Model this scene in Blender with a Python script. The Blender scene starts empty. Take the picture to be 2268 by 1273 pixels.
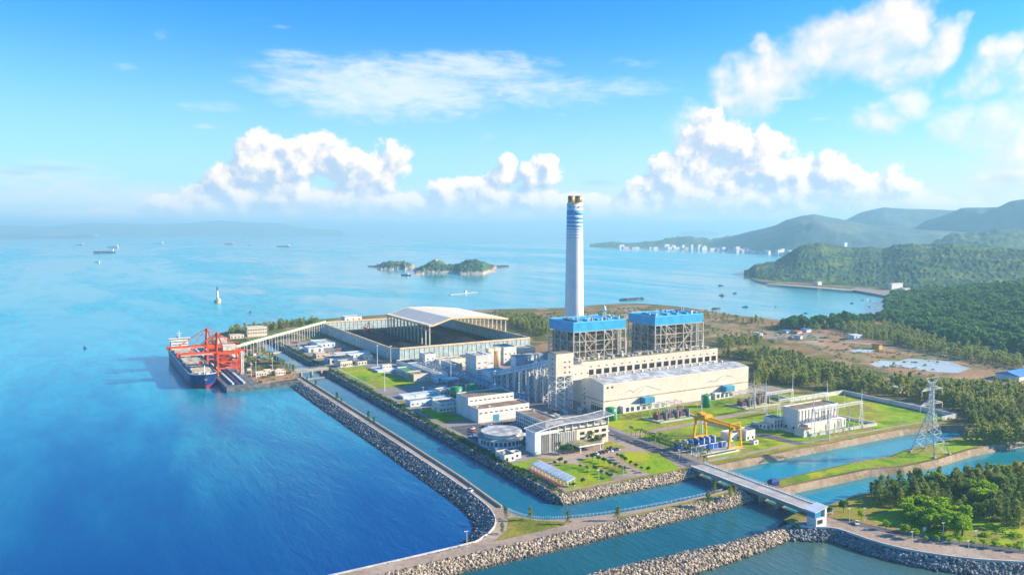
import bpy, math, random
import numpy as np
from mathutils import Vector, noise
R = math.radians
random.seed(7)
scene = bpy.context.scene
COL = scene.collection

# ---------------------------------------------------------------- camera, world, sun, exposure
F, HOR, CX, CY, CAMZ = 1700.0, 508.0, 1134.0, 636.5, 150.0
PITCH = math.atan((CY-HOR)/F)
AZ = math.atan((CX-150)/F)
fw = Vector((math.sin(AZ)*math.cos(PITCH), math.cos(AZ)*math.cos(PITCH), -math.sin(PITCH)))
rt = Vector((math.cos(AZ), -math.sin(AZ), 0)); up = rt.cross(fw)
cam = bpy.data.objects.new('camera', bpy.data.cameras.new('camera')); COL.objects.link(cam)
cam.location = (0, 0, CAMZ); cam.rotation_euler = (math.pi/2-PITCH, 0, -AZ)
cam.data.sensor_width = 36; cam.data.lens = F/2268*36
cam.data.clip_start = 1; cam.data.clip_end = 90000
scene.camera = cam
SUN_AZ, SUN_EL = R(30+87), R(23)
sl = bpy.data.lights.new('sun', 'SUN'); sun = bpy.data.objects.new('sun', sl); COL.objects.link(sun)
sl.energy = 5.0; sl.angle = R(0.5); sl.color = (1.0, 0.83, 0.60)
sd = Vector((math.sin(SUN_AZ)*math.cos(SUN_EL), math.cos(SUN_AZ)*math.cos(SUN_EL), math.sin(SUN_EL)))
sun.rotation_euler = sd.to_track_quat('Z', 'Y').to_euler()
scene.view_settings.view_transform = 'Standard'; scene.view_settings.look = 'None'
scene.view_settings.gamma = 1; scene.view_settings.exposure = 1.25
scene.cycles.max_bounces = 6; scene.cycles.diffuse_bounces = 2; scene.cycles.glossy_bounces = 3
scene.cycles.volume_bounces = 0; scene.cycles.transparent_max_bounces = 6
scene.cycles.use_denoising = True
scene.cycles.sample_clamp_indirect = 8

def ray(px, py):
    return fw + rt*((px-CX)/F) + up*((CY-py)/F)
def G(px, py, z=4.0):                       # ground point seen at a photograph pixel
    d = ray(px, py); t = (z-CAMZ)/d.z
    return (d.x*t, d.y*t)
def at(px, py, dist):                       # point at a horizontal distance
    d = ray(px, py); h = math.hypot(d.x, d.y)
    return Vector((d.x/h*dist, d.y/h*dist, CAMZ+d.z/h*dist))
def ae(px, py):
    d = ray(px, py).normalized()
    return math.atan2(d.x, d.y), math.asin(d.z)

class NT:
    def __init__(s, tree): s.t = tree; s.n = tree.nodes; s.l = tree.links
    def new(s, t, **k):
        x = s.n.new(t)
        for a, b in k.items(): setattr(x, a, b)
        return x
    def put(s, sock, v):
        if isinstance(v, bpy.types.NodeSocket): s.l.new(v, sock)
        elif isinstance(v, (tuple, list)) and len(v) == 3 and sock.type == 'RGBA': sock.default_value = (*v, 1)
        else: sock.default_value = v
    def m(s, op, a, b=None, c=None, clamp=False):
        x = s.new('ShaderNodeMath', operation=op); x.use_clamp = clamp
        s.put(x.inputs[0], a)
        if b is not None: s.put(x.inputs[1], b)
        if c is not None: s.put(x.inputs[2], c)
        return x.outputs[0]
    def mix(s, f, a, b, bt='MIX'):
        x = s.new('ShaderNodeMix', data_type='RGBA', blend_type=bt); x.clamp_factor = True
        s.put(x.inputs[0], f); s.put(x.inputs[6], a); s.put(x.inputs[7], b)
        return x.outputs[2]
    def vec(s, a, b, c):
        x = s.new('ShaderNodeCombineXYZ'); s.put(x.inputs[0], a); s.put(x.inputs[1], b); s.put(x.inputs[2], c)
        return x.outputs[0]
    def noise(s, v, scale, det=4, rough=.55, dist=0):
        x = s.new('ShaderNodeTexNoise'); s.put(x.inputs['Vector'], v)
        x.inputs['Scale'].default_value = scale; x.inputs['Detail'].default_value = det
        x.inputs['Roughness'].default_value = rough; x.inputs['Distortion'].default_value = dist
        return x.outputs[0]
    def step(s, v, a, b, lo=0.0, hi=1.0):
        x = s.new('ShaderNodeMapRange', interpolation_type='SMOOTHSTEP')
        s.put(x.inputs[0], v); s.put(x.inputs[1], a); s.put(x.inputs[2], b); s.put(x.inputs[3], lo); s.put(x.inputs[4], hi)
        return x.outputs[0]

# clouds: (photo px, py, half width, half height) turned into azimuth and elevation
CUMULUS = [(400,472,90,34),(470,460,90,40),(950,462,120,30),(1330,465,160,30),(400,475,60,28),(450,440,60,36),(500,400,55,50),(570,360,52,62),(610,395,70,60),(660,365,60,56),(700,345,55,52),(760,365,60,52),(800,400,70,60),(840,380,60,62),
           (875,350,34,42),(560,450,160,46),(740,450,170,46),(880,455,60,34),(985,445,62,48),(950,470,60,26),(1060,455,70,40),(1125,385,36,42),(1190,388,50,40),(1215,375,24,26),
           (1150,440,95,40),(1080,425,60,30),(1250,460,90,30),(1390,465,110,34),(1440,425,60,34),(1490,395,62,60),(1540,340,60,60),(1575,300,40,48),(1620,330,60,58),(1650,370,80,72),(1700,345,56,56),(1740,385,66,56),
           (1590,420,150,62),(1760,425,120,56),(1840,385,52,40),(1870,400,60,40),(1900,430,110,50),(1990,410,50,40),(1990,450,80,36),(2080,470,130,26),(250,480,130,16)]
WISPY = [(1680,190,90,70),(1640,225,40,30),(1740,150,110,70),(1810,110,120,66),(1880,75,90,52),(1950,60,110,60),(2010,45,60,46),(2030,110,80,48),(1900,130,150,60),(2090,85,50,40),(1690,100,50,26),
         (2200,150,66,42),(2255,110,60,40),(2290,180,70,40),(2200,260,130,60),(2040,220,90,50),(1960,270,70,40),(2260,330,90,70),(1545,255,60,30),(2240,400,120,40),(1500,290,60,40)]
CIRRUS = [(860,195,400,95,.85),(700,170,150,40,.5),(660,125,110,26,.5),(1050,150,260,50,.8),(900,235,170,20,.6),(480,238,120,20,.5),(1230,205,330,50,.7),(275,150,50,14,.38),(355,70,36,26,.38),(620,60,40,8,.4),
          (1740,218,60,9,.55),(1815,264,60,8,.5),(450,280,44,9,.4),(1110,115,50,7,.6),(1400,140,100,20,.4),(1240,255,26,6,.5),(120,400,260,70,.6),(300,440,200,50,.6),(60,440,160,50,.6),(1050,300,300,40,.3),(2210,300,160,120,.55),(1350,300,240,60,.25)]
DARKS = [(110,373,130,9),(40,382,60,8),(620,455,120,14),(1330,405,60,10),(1180,415,70,14),(2230,395,60,14)]

world = bpy.data.worlds.new('World'); scene.world = world; world.use_nodes = True
world.cycles.sampling_method = 'MANUAL'; world.cycles.sample_map_resolution = 256
wt = NT(world.node_tree); wt.n.clear()
wo = wt.new('ShaderNodeOutputWorld'); bg = wt.new('ShaderNodeBackground'); bg.inputs[1].default_value = 0.09
wt.l.new(bg.outputs[0], wo.inputs[0])
tc = wt.new('ShaderNodeTexCoord'); nrm = wt.new('ShaderNodeVectorMath', operation='NORMALIZE'); wt.l.new(tc.outputs['Generated'], nrm.inputs[0])
sp = wt.new('ShaderNodeSeparateXYZ'); wt.l.new(nrm.outputs[0], sp.inputs[0])
zc = wt.m('MAXIMUM', sp.outputs[2], 0.004)
sky = wt.new('ShaderNodeTexSky', sky_type='NISHITA'); sky.sun_disc = False
sky.sun_elevation = SUN_EL; sky.sun_rotation = SUN_AZ; sky.altitude = 100; sky.air_density = 1.0; sky.dust_density = 0.6; sky.ozone_density = 2.5
wt.l.new(wt.vec(sp.outputs[0], sp.outputs[1], zc), sky.inputs[0])
az = wt.m('ARCTAN2', sp.outputs[0], sp.outputs[1]); el = wt.m('ARCSINE', zc)

def blobs(t, az_, el_, lst):
    out = None
    for b in lst:
        a, e = ae(b[0], b[1]); ra = b[2]/F*math.cos(math.atan((b[0]-CX)/F))**2; re = b[3]/F
        x = t.m('MULTIPLY', t.m('SUBTRACT', az_, a), 1/ra); y = t.m('MULTIPLY', t.m('SUBTRACT', el_, e), 1/re)
        d = t.m('SUBTRACT', 1.0, t.m('MULTIPLY_ADD', x, x, t.m('MULTIPLY', y, y)))
        if len(b) > 4: d = t.m('MULTIPLY', t.m('MAXIMUM', d, 0.0), b[4])
        out = d if out is None else t.m('SMOOTH_MAX', out, d, 0.15)
    return out
def cloud_group(name, lst, k, scale, seed, fine, det, warp):
    g = bpy.data.node_groups.new(name, 'ShaderNodeTree'); t = NT(g)
    g.interface.new_socket('az', in_out='INPUT', socket_type='NodeSocketFloat')
    g.interface.new_socket('el', in_out='INPUT', socket_type='NodeSocketFloat')
    g.interface.new_socket('d', in_out='OUTPUT', socket_type='NodeSocketFloat')
    gi = t.new('NodeGroupInput'); go = t.new('NodeGroupOutput')
    a, e = gi.outputs[0], gi.outputs[1]
    v = t.vec(a, e, seed)
    wa = t.noise(t.vec(a, e, seed+4), scale*.9, 4, .6); wb = t.noise(t.vec(a, e, seed+9), scale*.9, 4, .6)
    a2 = t.m('ADD', a, t.m('MULTIPLY', t.m('SUBTRACT', wa, .5), warp)); e2 = t.m('ADD', e, t.m('MULTIPLY', t.m('SUBTRACT', wb, .5), warp*.7))
    b = t.m('MAXIMUM', blobs(t, a2, e2, lst), -1.6)
    n1 = t.noise(v, scale, det, .58, .25)
    n2 = t.noise(v, scale*3.3, 3, .6)
    vo = t.new('ShaderNodeTexVoronoi', feature='SMOOTH_F1'); t.l.new(v, vo.inputs['Vector']); vo.inputs['Scale'].default_value = scale*1.6
    vo.inputs['Smoothness'].default_value = .35
    n = t.m('ADD', t.m('MULTIPLY', t.m('SUBTRACT', n1, .5), k), t.m('MULTIPLY', t.m('SUBTRACT', n2, .5), k*.35))
    n = t.m('ADD', n, t.m('MULTIPLY', t.m('SUBTRACT', .42, vo.outputs['Distance']), fine))
    t.l.new(t.m('ADD', b, n), go.inputs[0])
    return g
gcu = cloud_group('cumulus_field', CUMULUS, 2.6, 24, 3.1, .9, 9, .035)
gwi = cloud_group('wispy_field', WISPY, 2.6, 10, 8.7, .2, 11, .16)
def field(g, a, e):
    x = wt.new('ShaderNodeGroup'); x.node_tree = g; wt.put(x.inputs[0], a); wt.put(x.inputs[1], e); return x.outputs[0]
# sky colour: keep the Nishita sky, a little richer, paler near the horizon through humid air
hs = wt.new('ShaderNodeHueSaturation'); hs.inputs['Saturation'].default_value = 1.25; hs.inputs['Value'].default_value = 1.0
wt.l.new(sky.outputs[0], hs.inputs['Color'])
skyc = wt.mix(1.0, hs.outputs[0], (0.20, 0.82, 1.25), 'MULTIPLY')
hz = wt.step(el, 0.0, 0.30, 1.0, 0.0); warm = wt.m('MULTIPLY', wt.step(az, AZ-.25, AZ+.55), wt.step(el, .13, .0))
HZC = (3.3, 4.75, 5.2)
skyc = wt.mix(wt.m('MULTIPLY', wt.m('POWER', hz, 1.3), .85), skyc, HZC)
skyc = wt.mix(wt.m('MULTIPLY', warm, .75), skyc, (4.9, 4.9, 4.7))
# cirrus
ci = wt.m('MAXIMUM', blobs(wt, az, el, CIRRUS), 0.0)
cn = wt.noise(wt.vec(wt.m('MULTIPLY', az, 7), wt.m('MULTIPLY', wt.m('ADD', el, wt.m('MULTIPLY', az, .05)), 34), 1.0), 1.0, 9, .66, .9)
cn2 = wt.noise(wt.vec(wt.m('MULTIPLY', az, 34), wt.m('MULTIPLY', el, 90), 5.0), 1.0, 5, .6, .4)
cn = wt.m('ADD', wt.m('MULTIPLY', cn, .62), wt.m('MULTIPLY', cn2, .38))
ca = wt.m('MULTIPLY', wt.step(wt.m('ADD', cn, wt.m('MULTIPLY', ci, .5)), .60, 1.0), wt.step(ci, 0.0, .45))
skyc = wt.mix(wt.m('MULTIPLY', ca, .85), skyc, (4.5, 4.8, 4.9))
# big wispy bank, then cumulus on the horizon
lb = wt.m('MULTIPLY', wt.step(el, .065, .01), wt.step(az, AZ-.62, AZ-.2, .35, .9)); skyc = wt.mix(wt.m('MULTIPLY', lb, wt.step(cn, .2, .6, .6, 1.0)), skyc, (5.7, 4.9, 4.6))
for g, dl, sharp, amp, lit, dark, op in ((gwi, .014, (-.3, 1.5), .6, (6.0, 5.2, 4.7), (4.0, 4.3, 4.8), .97), (gcu, .011, (-.35, .25), .85, (6.6, 5.6, 4.6), (2.7, 3.3, 4.3), 1.0)):
    d0 = field(g, az, el); d1 = field(g, wt.m('ADD', az, dl), wt.m('ADD', el, dl*.9))
    al = wt.m('MULTIPLY', wt.step(d0, *sharp), op)
    rel = wt.m('SUBTRACT', d0, d1)
    lt = wt.step(wt.m('ADD', wt.m('MULTIPLY', rel, amp), .42), 0.0, 1.0)
    c = wt.mix(lt, dark, lit)
    if g is gcu:
        al = wt.m('MULTIPLY', al, wt.step(el, -0.02, 0.03))
        c = wt.mix(wt.step(el, 0.0, .06, .75, 0.0), c, (4.4, 4.6, 5.2))
    skyc = wt.mix(al, skyc, c)
dk = wt.m('MAXIMUM', blobs(wt, az, el, DARKS), 0.0)
skyc = wt.mix(wt.m('MULTIPLY', wt.step(wt.m('ADD', dk, wt.m('MULTIPLY', wt.m('SUBTRACT', cn, .5), 1.5)), .2, 1.2), .45), skyc, (2.0, 3.1, 4.0))
wt.l.new(skyc, bg.inputs[0])

# ---------------------------------------------------------------- materials
MATS = {}
def mat(name, col, rough=.6, metal=0.0, var=.12, scale=.15, bump=0.0, bscale=1.0, spec=.4, col2=None, lo=.35, hi=.65, det=5, alpha=None, trans=0.0, ripple=None, streak=0.0):
    if name in MATS: return MATS[name]
    m = bpy.data.materials.new(name); m.use_nodes = True; t = NT(m.node_tree); t.n.clear()
    o = t.new('ShaderNodeOutputMaterial'); b = t.new('ShaderNodeBsdfPrincipled'); t.l.new(b.outputs[0], o.inputs[0])
    tcn = t.new('ShaderNodeTexCoord'); v = tcn.outputs['Object']
    n = t.noise(v, scale, det, .62)
    c2 = col2 or tuple(c*(1-var*2.2) for c in col)
    c1 = col if col2 else tuple(min(1, c*(1+var)) for c in col)
    cc = t.mix(t.step(n, lo, hi), c2, c1)
    t.l.new(cc, b.inputs['Base Color'])
    b.inputs['Roughness'].default_value = rough; b.inputs['Metallic'].default_value = metal
    b.inputs['Specular IOR Level'].default_value = spec
    if streak:
        mp = t.new('ShaderNodeMapping'); mp.inputs['Scale'].default_value = (1, 1, .06); t.l.new(v, mp.inputs[0])
        sn = t.noise(mp.outputs[0], .9, 5, .65); sn2 = t.noise(v, .07, 4, .6)
        cc = t.mix(t.m('MULTIPLY', t.step(sn, .42, .8), t.step(sn2, .35, .65, .15, streak)), cc, tuple(c*k for c, k in zip(col, (.62,.58,.52))))
        wv = t.new('ShaderNodeTexWave', wave_type='BANDS', bands_direction='Z'); wv.inputs['Scale'].default_value = .105; t.l.new(v, wv.inputs['Vector'])
        cc = t.mix(t.m('MULTIPLY', t.step(wv.outputs[1], .03, .0), .22), cc, tuple(c*.5 for c in col)); t.l.new(cc, b.inputs['Base Color'])
    if bump:
        bn = t.new('ShaderNodeBump'); bn.inputs['Strength'].default_value = bump; bn.inputs['Distance'].default_value = 1.0
        t.l.new(t.noise(v, bscale, 5, .6), bn.inputs['Height']); t.l.new(bn.outputs[0], b.inputs['Normal'])
    if ripple:                                  # corrugated cladding: ribs every ripple metres
        w = t.new('ShaderNodeTexWave', wave_type='BANDS', bands_direction='DIAGONAL'); w.inputs['Scale'].default_value = .314/ripple
        t.l.new(v, w.inputs['Vector'])
        t.l.new(t.mix(t.m('MULTIPLY', w.outputs[1], .35), cc, tuple(c*.55 for c in col)), b.inputs['Base Color'])
    MATS[name] = m; return m

def ground_mat(name, cols, scales, rough=.95, bump=.6, bscale=.25, shore=None):
    m = bpy.data.materials.new(name); m.use_nodes = True; t = NT(m.node_tree); t.n.clear()
    o = t.new('ShaderNodeOutputMaterial'); b = t.new('ShaderNodeBsdfPrincipled'); t.l.new(b.outputs[0], o.inputs[0])
    g = t.new('ShaderNodeNewGeometry'); v = g.outputs['Position']
    c = cols[0]
    for i, (cl, sc) in enumerate(zip(cols[1:], scales)):
        off = t.new('ShaderNodeVectorMath', operation='ADD'); t.l.new(v, off.inputs[0]); off.inputs[1].default_value = (i*371, i*97, 0)
        c = t.mix(t.step(t.noise(off.outputs[0], sc, 6, .65, .4), .47, .62), c, cl)
    fine = t.noise(v, .45, 3, .7)
    c = t.mix(t.step(fine, .3, .7, .0, .45), c, t.mix(1.0, c, (.45, .45, .45), 'MULTIPLY'))
    if shore:
        sx = t.new('ShaderNodeSeparateXYZ'); t.l.new(v, sx.inputs[0]); hh = t.m('ADD', sx.outputs[2], t.m('MULTIPLY', t.m('SUBTRACT', t.noise(v, .06, 4, .6), .5), 16))
        c = t.mix(t.step(hh, 9, 5), c, shore)
    t.put(b.inputs['Base Color'], c); b.inputs['Roughness'].default_value = rough; b.inputs['Specular IOR Level'].default_value = .15
    bn = t.new('ShaderNodeBump'); bn.inputs['Strength'].default_value = bump; bn.inputs['Distance'].default_value = 2.0
    t.l.new(t.noise(v, bscale, 6, .65), bn.inputs['Height']); t.l.new(bn.outputs[0], b.inputs['Normal'])
    MATS[name] = m; return m

def water_mat(name, deep, bright_tone, s=1.0, rough=.09, band=.35, dim_reflect=None):
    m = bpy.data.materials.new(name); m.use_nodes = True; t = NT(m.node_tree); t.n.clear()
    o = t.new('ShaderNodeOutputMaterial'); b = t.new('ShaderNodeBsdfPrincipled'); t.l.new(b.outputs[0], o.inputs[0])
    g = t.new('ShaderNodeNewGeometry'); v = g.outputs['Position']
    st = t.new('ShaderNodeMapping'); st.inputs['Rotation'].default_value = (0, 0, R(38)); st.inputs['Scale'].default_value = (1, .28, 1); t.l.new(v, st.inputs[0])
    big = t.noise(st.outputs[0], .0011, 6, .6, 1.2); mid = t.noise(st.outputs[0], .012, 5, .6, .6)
    c = t.mix(t.step(t.m('ADD', t.m('MULTIPLY', big, .6), t.m('MULTIPLY', mid, .4)), .38, .62), deep, bright_tone)
    if dim_reflect:
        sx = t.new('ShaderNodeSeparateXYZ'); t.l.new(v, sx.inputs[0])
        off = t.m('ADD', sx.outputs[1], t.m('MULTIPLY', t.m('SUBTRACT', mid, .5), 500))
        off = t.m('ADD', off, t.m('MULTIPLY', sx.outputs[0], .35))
        c = t.mix(t.step(off, 300, 1000), dim_reflect, c)  # sky reflection painted in by position: dark near the dike, cyan offshore
    c = t.mix(t.step(t.noise(st.outputs[0], .05, 4, .6, .5), .35, .7, .0, .35), c, dim_reflect or deep)
    t.put(b.inputs['Base Color'], c)
    calm = t.step(t.m('ADD', t.m('MULTIPLY', big, .75), t.m('MULTIPLY', mid, .25)), .44, .56)
    t.put(b.inputs['Roughness'], t.m('MULTIPLY_ADD', calm, band*.35, rough)); b.inputs['IOR'].default_value = 1.38; b.inputs['Specular Tint'].default_value = (.75,.95,1,1)
    h = t.m('ADD', t.m('MULTIPLY', t.noise(st.outputs[0], .2*s, 3, .6, .4), 1.3), t.m('MULTIPLY', t.noise(v, .5*s, 3, .6), .35))
    h = t.m('ADD', h, t.m('MULTIPLY', t.noise(st.outputs[0], .025*s, 2, .5), 1.2))
    bn = t.new('ShaderNodeBump'); bn.inputs['Distance'].default_value = 1.0
    t.put(bn.inputs['Strength'], t.m('MULTIPLY_ADD', calm, band, .12))
    t.l.new(h, bn.inputs['Height']); t.l.new(bn.outputs[0], b.inputs['Normal'])
    MATS[name] = m; return m

# ---------------------------------------------------------------- mesh helpers
class MB:
    def __init__(s): s.v = []; s.f = []
    def add(s, vs, fs):
        o = len(s.v); s.v += [tuple(p) for p in vs]; s.f += [tuple(i+o for i in f) for f in fs]; return s
    def box(s, x0, x1, y0, y1, z0, z1):
        return s.add([(x0,y0,z0),(x1,y0,z0),(x1,y1,z0),(x0,y1,z0),(x0,y0,z1),(x1,y0,z1),(x1,y1,z1),(x0,y1,z1)],
                     [(0,3,2,1),(4,5,6,7),(0,1,5,4),(1,2,6,5),(2,3,7,6),(3,0,4,7)])
    def prism(s, poly, z0, z1):
        n = len(poly)
        a = sum(poly[i][0]*poly[(i+1)%n][1]-poly[(i+1)%n][0]*poly[i][1] for i in range(n))
        if a < 0: poly = poly[::-1]
        return s.add([(x,y,z0) for x,y in poly]+[(x,y,z1) for x,y in poly],
                     [tuple(range(n-1,-1,-1)), tuple(range(n,2*n))]+[(i,(i+1)%n,(i+1)%n+n,i+n) for i in range(n)])
    def yz(s, x0, x1, prof):              # profile in (y,z) extruded along x
        n = len(prof)
        a = sum(prof[i][0]*prof[(i+1)%n][1]-prof[(i+1)%n][0]*prof[i][1] for i in range(n))
        if a < 0: prof = prof[::-1]
        return s.add([(x0,y,z) for y,z in prof]+[(x1,y,z) for y,z in prof],
                     [tuple(range(n-1,-1,-1)), tuple(range(n,2*n))]+[(i,(i+1)%n,(i+1)%n+n,i+n) for i in range(n)])
    def xz(s, y0, y1, prof):
        n = len(prof)
        a = sum(prof[i][0]*prof[(i+1)%n][1]-prof[(i+1)%n][0]*prof[i][1] for i in range(n))
        if a > 0: prof = prof[::-1]
        return s.add([(x,y0,z) for x,z in prof]+[(x,y1,z) for x,z in prof],
                     [tuple(range(n-1,-1,-1)), tuple(range(n,2*n))]+[(i,(i+1)%n,(i+1)%n+n,i+n) for i in range(n)])
    def beam(s, p, q, w, h=None):
        p = Vector(p); q = Vector(q); d = (q-p)
        if d.length < 1e-5: return s
        d.normalize(); h = h or w
        a = d.cross(Vector((0,0,1)))
        a = Vector((1,0,0)) if a.length < 1e-4 else a.normalized()
        b = a.cross(d); a *= w/2; b *= h/2
        vs = [p-a-b, p+a-b, p+a+b, p-a+b, q-a-b, q+a-b, q+a+b, q-a+b]
        return s.add(vs, [(0,1,2,3),(7,6,5,4),(0,4,5,1),(1,5,6,2),(2,6,7,3),(3,7,4,0)])
    def cyl(s, p, q, r0, r1=None, n=12, cap=True):
        p = Vector(p); q = Vector(q); r1 = r0 if r1 is None else r1
        d = (q-p).normalized(); a = d.orthogonal().normalized(); b = d.cross(a)
        vs = []
        for c, r in ((p, r0), (q, r1)):
            vs += [c+a*(r*math.cos(2*math.pi*i/n))+b*(r*math.sin(2*math.pi*i/n)) for i in range(n)]
        fs = [(i,(i+1)%n,(i+1)%n+n,i+n) for i in range(n)]
        if cap: fs += [tuple(range(n-1,-1,-1)), tuple(range(n,2*n))]
        return s.add(vs, fs)
    def lathe(s, c, prof, n=24):            # prof: (r, z) list, bottom to top
        vs = [(c[0]+r*math.cos(2*math.pi*i/n), c[1]+r*math.sin(2*math.pi*i/n), c[2]+z) for r, z in prof for i in range(n)]
        fs = [(k*n+i, k*n+(i+1)%n, (k+1)*n+(i+1)%n, (k+1)*n+i) for k in range(len(prof)-1) for i in range(n)]
        fs += [tuple(range(n-1,-1,-1)), tuple(range((len(prof)-1)*n, len(prof)*n))]
        return s.add(vs, fs)
    def sheet(s, poly, z):
        n = len(poly)
        a = sum(poly[i][0]*poly[(i+1)%n][1]-poly[(i+1)%n][0]*poly[i][1] for i in range(n))
        if a < 0: poly = poly[::-1]
        return s.add([(p[0],p[1],z) for p in poly], [tuple(range(n))])
    def build(s, name, m, parent=None, smooth=False):
        me = bpy.data.meshes.new(name); o = bpy.data.objects.new(name, me)
        off = (0,0,0)
        if parent is not None:
            p = parent; off = Vector((0,0,0))
            while p is not None: off = off + p.location; p = p.parent
        else:
            xs = [p[0] for p in s.v]; ys = [p[1] for p in s.v]; zs = [p[2] for p in s.v]
            off = Vector(((min(xs)+max(xs))/2, (min(ys)+max(ys))/2, min(zs))); o.location = off
        me.from_pydata([(x-off[0], y-off[1], z-off[2]) for x, y, z in s.v], [], s.f)
        me.materials.append(MATS[m] if isinstance(m, str) else m)
        if smooth: me.polygons.foreach_set('use_smooth', [True]*len(me.polygons))
        me.update(); COL.objects.link(o); o.parent = parent
        return o

def tag(o, label=None, cat=None, group=None, kind=None):
    if label: o['label'] = label
    if cat: o['category'] = cat
    if group: o['group'] = group
    if kind: o['kind'] = kind
    return o
def thing(name, label, cat, loc=(0,0,0), group=None):
    o = bpy.data.objects.new(name, None); COL.objects.link(o); o.location = loc; o.empty_display_size = 1
    return tag(o, label, cat, group)
def part(name, m, parent, mb, smooth=False): return mb.build(name, m, parent, smooth)
def copy_tree(o, parent=None):
    c = o.copy(); COL.objects.link(c); c.parent = parent
    for ch in list(o.children): copy_tree(ch, c)
    return c
def place(proto, used, loc, rz=0.0, sc=1.0, label=None, group=None):
    o = proto if not used else copy_tree(proto)
    o.location = loc; o.rotation_euler = (0, 0, rz); o.scale = (sc,)*3 if isinstance(sc, (int, float)) else sc
    if label: o['label'] = label
    if group: o['group'] = group
    return o
def fb(x, y, z=0, o=5): return noise.fractal(Vector((x, y, z)), 1.0, 2.0, o)
# ---------------------------------------------------------------- sea and land
ground_mat('scrub', [(.16,.15,.03), (.34,.18,.08), (.08,.11,.025), (.40,.26,.15)], [.006, .011, .02])
ground_mat('soil', [(.42,.24,.13), (.26,.22,.07), (.52,.37,.25), (.15,.16,.05)], [.010, .006, .022])
ground_mat('forest', [(.05,.12,.05), (.14,.20,.04), (.025,.07,.05)], [.012, .02], bump=1.0, bscale=.09)
ground_mat('island_ground', [(.05,.12,.05), (.16,.21,.04), (.025,.07,.05)], [.012, .02], bump=1.0, bscale=.09, shore=(.42,.34,.26))
ground_mat('hill_far', [(.09,.16,.15), (.17,.19,.12), (.06,.12,.13)], [.0022, .003], bump=.4, bscale=.01)  # paler, bluish tones: part of the haze is put into the forest colour
ground_mat('lawn', [(.25,.42,.004), (.10,.25,.006), (.42,.46,.01), (.30,.27,.05)], [.035, .03, .045], bump=.3, bscale=.8)
ground_mat('dry_grass', [(.28,.27,.03), (.17,.20,.02), (.38,.27,.08)], [.04, .025], bump=.3, bscale=.6)
ground_mat('paving', [(.30,.28,.26), (.24,.23,.22), (.36,.30,.25)], [.02, .04], bump=.1)
ground_mat('asphalt', [(.13,.135,.15), (.17,.17,.18), (.10,.10,.11)], [.03, .05], bump=.1)
ground_mat('dirt_road', [(.42,.32,.24), (.34,.27,.21), (.48,.38,.30)], [.04, .02], bump=.2)
ground_mat('concrete_slope', [(.36,.27,.18), (.28,.21,.14), (.42,.33,.24)], [.05, .1], bump=.4)
ground_mat('rock_bed', [(.12,.10,.085), (.20,.17,.13), (.06,.055,.05)], [.2, .5], bump=1.2, bscale=.5)
ground_mat('sand', [(.50,.42,.32), (.40,.33,.24)], [.02], bump=.2)
ground_mat('coal_black', [(.010,.011,.022), (.016,.018,.03)], [.03], bump=.8, bscale=.2)
water_mat('sea_water', (.0,.30,.40), (.03,.50,.54), 1.0, dim_reflect=(.0,.055,.22), band=.45)
water_mat('canal_blue', (.004,.09,.15), (.008,.17,.23), 1.6, .05, .15)
water_mat('channel_teal', (.006,.065,.085), (.012,.12,.13), 1.7, .06, .2)
water_mat('canal_bright', (.01,.20,.26), (.02,.36,.40), 1.6, .05, .15)  # brighter canal copy, sky reflection put into its base colour
water_mat('bay_grey', (.04,.11,.10), (.07,.14,.13), 1.8, .10, .3)
water_mat('pond', (.40,.46,.46), (.60,.62,.58), 1.0, .25, .02)

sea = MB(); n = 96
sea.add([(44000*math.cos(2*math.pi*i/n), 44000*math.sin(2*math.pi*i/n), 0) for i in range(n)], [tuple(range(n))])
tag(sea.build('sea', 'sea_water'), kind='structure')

def area(p): return sum(p[i][0]*p[(i+1)%len(p)][1]-p[(i+1)%len(p)][0]*p[i][1] for i in range(len(p)))
def grow(poly, w):
    n = len(poly); out = []
    for i in range(n):
        p0, p1, p2 = Vector(poly[i-1][:2]), Vector(poly[i][:2]), Vector(poly[(i+1)%n][:2])
        a = (p1-p0).normalized(); b = (p2-p1).normalized()
        na = Vector((a.y, -a.x)); nb = Vector((b.y, -b.x)); m = na+nb
        m = m.normalized() if m.length > .05 else na
        k = w/max(.5, m.dot(na)); out.append((p1.x+m.x*k, p1.y+m.y*k))
    return out
def land(name, poly, z, w, top, slope, zb=-2.5):
    if area(poly) < 0: poly = poly[::-1]
    o = tag(MB().sheet(poly, z).build(name, top), kind='structure')
    outer = grow(poly, w); n = len(poly); mb = MB()
    mb.add([(x,y,z) for x,y in poly]+[(x,y,zb) for x,y in outer], [(i, i+n, (i+1)%n+n, (i+1)%n) for i in range(n)])
    tag(mb.build(name.replace('_ground','')+'_bank', slope), kind='structure')
    return o
def smooth_line(pts, k=6):
    out = []
    for i in range(len(pts)-1):
        p0 = pts[max(0,i-1)]; p1 = pts[i]; p2 = pts[i+1]; p3 = pts[min(len(pts)-1,i+2)]
        for j in range(k):
            t = j/k
            out.append(tuple(.5*((2*p1[c])+(-p0[c]+p2[c])*t+(2*p0[c]-5*p1[c]+4*p2[c]-p3[c])*t*t+(-p0[c]+3*p1[c]-3*p2[c]+p3[c])*t**3) for c in range(2)))
    out.append(tuple(pts[-1][:2])); return out
coast_back = smooth_line([(190,1060),(165,1095),(190,1150),(240,1195),(300,1224),(470,1245),(669,1230),(808,1184),(880,1200),(968,1190),(1000,1110),(996,1022),(985,930),(994,860),
     G(1760,722),G(1794,713),G(1868,708),G(1933,703),G(1977,692),G(2012,677),G(1994,662),G(1960,655),G(1890,640),G(1803,633),G(1716,627),G(1672,620),G(1655,604)], 4)
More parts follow.
